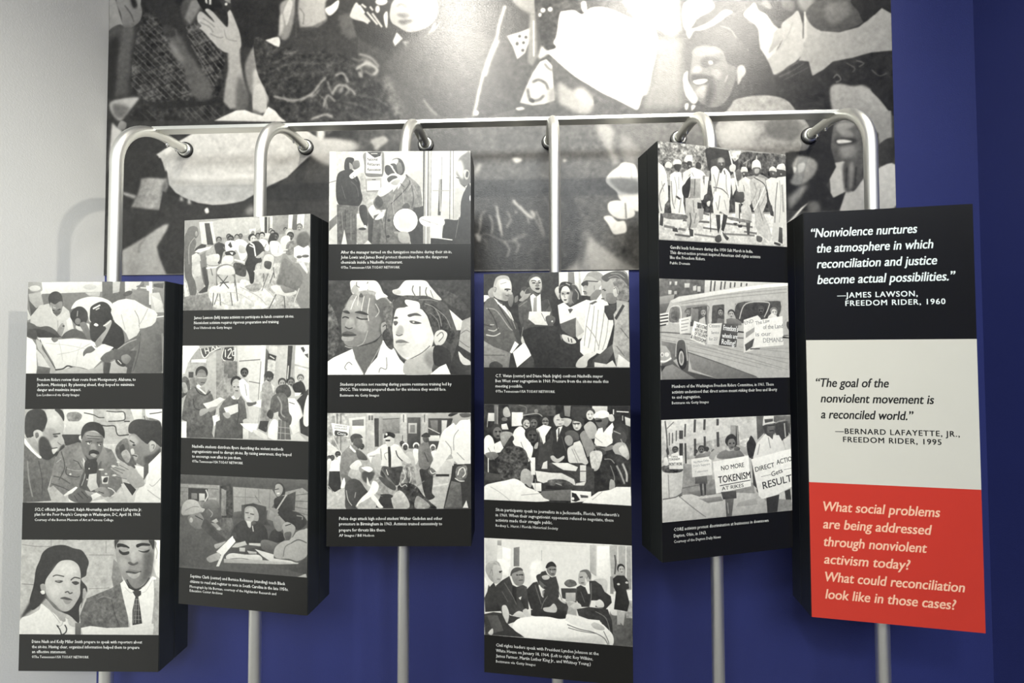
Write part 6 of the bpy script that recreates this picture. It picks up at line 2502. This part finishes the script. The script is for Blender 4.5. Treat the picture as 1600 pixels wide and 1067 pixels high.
# ------------------------------------------------------------------ poles, rail
YP, RT = -0.2708, 0.0172
POLE_X = [-1.2036, -0.7347, -0.2777, 0.1838, 0.6520, 1.1177]
ZA, RB = EYE+0.774, 0.170
def make_pole(x, label):
    e = empty('support_pole', (x, YP, 0)); tag(e, label, 'pole', 'bent poles carrying the display boards')
    path = [(0, 0, z) for z in np.linspace(0.0, ZA-RB, 12)]
    path += [(0, RB-RB*math.cos(a), ZA-RB+RB*math.sin(a)) for a in np.linspace(0, math.pi/2, 16)[1:]]
    path += [(0, y, ZA) for y in np.linspace(RB, -YP-0.008, 5)[1:]]
    bm = bmesh.new(); sweep(bm, path, RT); obj('bent_tube', bm, M_alu, e, True)
    yw = -YP-0.004                                   # the mural's face
    bm = bmesh.new(); lathe_y(bm, [(RT+.0008, yw-.016), (.0225, yw-.016), (.0255, yw-.006), (.0255, yw), (RT+.0008, yw)], 0, ZA); obj('wall_flange', bm, M_alu, e, True)
    bm = bmesh.new(); lathe_y(bm, [(.0257, yw-.009), (.0292, yw-.008), (.0300, yw-.003), (.0292, yw), (.0257, yw)], 0, ZA); obj('rubber_ring', bm, M_rubber, e, True)
    for yy in (yw-.045, yw-.085):
        bm = bmesh.new()
        bmesh.ops.create_cone(bm, cap_ends=True, segments=14, radius1=.0042, radius2=.0042, depth=.008, matrix=Matrix.Translation((0, yy, ZA-RT-.002)))
        bmesh.ops.create_cone(bm, cap_ends=True, segments=6, radius1=.0030, radius2=.0024, depth=.004, matrix=Matrix.Translation((0, yy, ZA-RT-.0075)))
        obj('set_screw', bm, M_steel, e)
    return e
PL = ['bent silver pole at the left wall, holding the board with the map-reading photo',
      'bent silver pole holding the board with the folding chairs photo',
      'bent silver pole holding the board with the policeman and dog photo',
      'bent silver pole holding the board with the white oval table photo',
      'bent silver pole holding the board with the bus photo',
      'bent silver pole holding the black, cream and red text board']
for x, l in zip(POLE_X, PL): make_pole(x, l)
bm = bmesh.new(); box(bm, -1.2036, 1.1177, -0.152, -0.116, ZA+.0008, ZA+.0128, 0.0012)
tag(obj('cross_rail', bm, M_alu), 'flat silver rail lying across all six bent poles in front of the mural', 'rail')

# ------------------------------------------------------------------ display columns
W, H, T = 0.420, 1.157, 0.110
PSI = [0.02444, -0.10456, 0.03489, -0.08690, 0.24255, -0.13298]
ZT = [0.2161, 0.4055, 0.5949, 0.2304, 0.5841, 0.4010]
LAB = ['dark three-photo board by the white wall, ending in a woman and man portrait',
       'dark three-photo board whose top photo shows folding chairs in a meeting room',
       'dark three-photo board whose bottom photo shows a policeman and a lunging dog',
       'dark three-photo board whose bottom photo shows men around a white oval table',
       'dark three-photo board turned sideways, its middle photo a bus covered in signs',
       'text board in black, cream and red quotation blocks, furthest right']
PH = {(1,0):'photo of men bending over a map',(1,1):'photo of three men talking by a stone wall',(1,2):'photo of a woman and a man in a tie',
 (2,0):'photo of people seated on folding chairs',(2,1):'photo of women handing out flyers in a street',(2,2):'dark photo of people writing at a table',
 (3,0):'photo of men covering their faces by a door',(3,1):'photo of two young people with heads pulled back',(3,2):'photo of policemen with a dog in a street',
 (4,0):'photo of men and a woman facing each other outdoors',(4,1):'photo of people crowded round a lunch counter',(4,2):'photo of men in suits round a white oval table',
 (5,0):'photo of a crowd in white robes walking',(5,1):'photo of a bus with hand-painted signs',(5,2):'photo of marchers holding protest placards'}
def slab(bm, y0, y1, notch_side, z0, z1):
    """half of the column: a board with a groove for the pole on its inner side"""
    n = RT+.0015; x = W/2
    if notch_side > 0: pts = [(-x, y0), (x, y0), (x, y1), (n, y1), (n, y1-n), (-n, y1-n), (-n, y1), (-x, y1)]
    else: pts = [(-x, y0), (-n, y0), (-n, y0+n), (n, y0+n), (n, y0), (x, y0), (x, y1), (-x, y1)]
    prism(bm, pts, z0, z1)
    es = [e for e in bm.edges if all(abs(abs(v.co.x)-x) < 1e-6 for v in e.verts) and all(abs(v.co.y-(y0 if notch_side > 0 else y1)) < 1e-6 for v in e.verts)]
    bmesh.ops.bevel(bm, geom=es, offset=.0022, segments=3, affect='EDGES')
LO = [-0.06, -0.06, -0.08, -0.08, -0.08]
HI = [0.97, 1.02, 1.10, 1.10, 1.08]
BAND = [(0, 370.5), (370.5, 776.5), (776.5, 1157)]
MARG = 0.0012
for i in range(6):
    zt = EYE+ZT[i]; e = empty('display_board', (POLE_X[i], YP, 0), PSI[i]); tag(e, LAB[i], 'display board', 'display boards on poles', 'thing')
    bm = bmesh.new(); slab(bm, -T/2, -.0012, 1, zt-H, zt); obj('front_board', bm, M_body, e)
    bm = bmesh.new(); slab(bm, .0012, T/2, -1, zt-H, zt); obj('back_board', bm, M_body, e)
    bm = bmesh.new(); box(bm, -W/2+.006, -RT-.004, -.0014, .0014, zt-H+.006, zt-.006); box(bm, RT+.004, W/2-.006, -.0014, .0014, zt-H+.006, zt-.006)
    obj('seam_filler', bm, M_ink, e)
    yf = -T/2
    X0 = -W/2
    if i < 5:
        bm = bmesh.new(); box(bm, X0+.0006, -X0-.0006, yf-.0008, yf, zt-H+.0006, zt-.0006); fp = obj('face_panel', bm, M_face, e)
        for k in range(3):
            v0, v1 = ((0.8, 277), (384, 662), (772, 1049))[k]
            a = paint(ART[i+1, k], 480, int(480*(v1-v0)/420), grain=1.6, seed=10*i+k)
            pm = picture_mat('photo_print', a, lo=LO[i], hi=HI[i], tint=(1, .99, .95))
            ph = print_plate('photograph', X0+MARG, -X0-MARG, yf-.0013, yf-.0008, zt-v1/1000, zt-v0/1000, pm, fp)
            ph['label'] = PH[i+1, k]
            if (i+1, k) in LETTER:
                hp = v1-v0; by = {}
                for g, x0, y0, x1, y1, hh, s in LETTER[i+1, k]: by.setdefault(g, []).append((x0, y0, x1, y1, hh, s))
                for g, L in by.items():
                    bm = bmesh.new()
                    for x0, y0, x1, y1, hh, s in L:
                        A = (X0+x0*W/1000, zt-v0/1000-y0*hp/1e6); B = (X0+x1*W/1000, zt-v0/1000-y1*hp/1e6); hm = hh*hp/1e6
                        if s: add_text(bm, s, A, B, hm, yf-.00145, res=3, bold=.015)
                        else:
                            q = [bm.verts.new((px, yf-.00145, pz)) for px, pz in ((A[0], A[1]), (B[0], B[1]), (B[0], B[1]+hm), (A[0], A[1]+hm))]; bm.faces.new(q)
                    tag(obj('sign_lettering', bm, grey(g), ph), kind='stuff')
    else:
        fp = None; bands = []
        for k, (m, (v0, v1)) in enumerate(zip((M_face, M_cream, M_red), BAND)):
            bm = bmesh.new(); box(bm, X0+.0006, -X0-.0006, yf-.0008, yf, zt-v1/1000+(.0006 if k == 2 else 0), zt-v0/1000-(.0006 if k == 0 else 0))
            o = obj('text_block', bm, m, e); o['label'] = ('black block with white quotation', 'cream block with black quotation', 'red block with peach question')[k]; bands.append(o)
    for k in range(3):
        bm = bmesh.new(); y = yf-.00105
        for mode, x, v, wd, s in CAPS[i+1, k]:
            A = (X0+x/1000, zt-v/1000); B = (X0+(x+wd)/1000, A[1])
            if mode == 'n': add_text(bm, s, A, B, .0088, y, res=1, bold=.009)
            elif mode == 's': add_text(bm, s, A, B, .0074, y, res=1, bold=.005)
            else:
                lb = bmesh.new()
                if mode == 'h': add_text(lb, s, A, B, (.0252, .0242, .0262)[k], y, res=5, shear=.20, bold=.016)
                else: add_text(lb, s, A, B, .0148, y, res=4, bold=.020, space=1.15)
                tag(obj('quotation_line' if mode == 'h' else 'attribution_line', lb, (M_txt2, M_ink, M_peach)[k], bands[k]), kind='stuff')
        if i < 5: tag(obj('caption', bm, M_txt, fp), kind='stuff')
        else: bm.free()
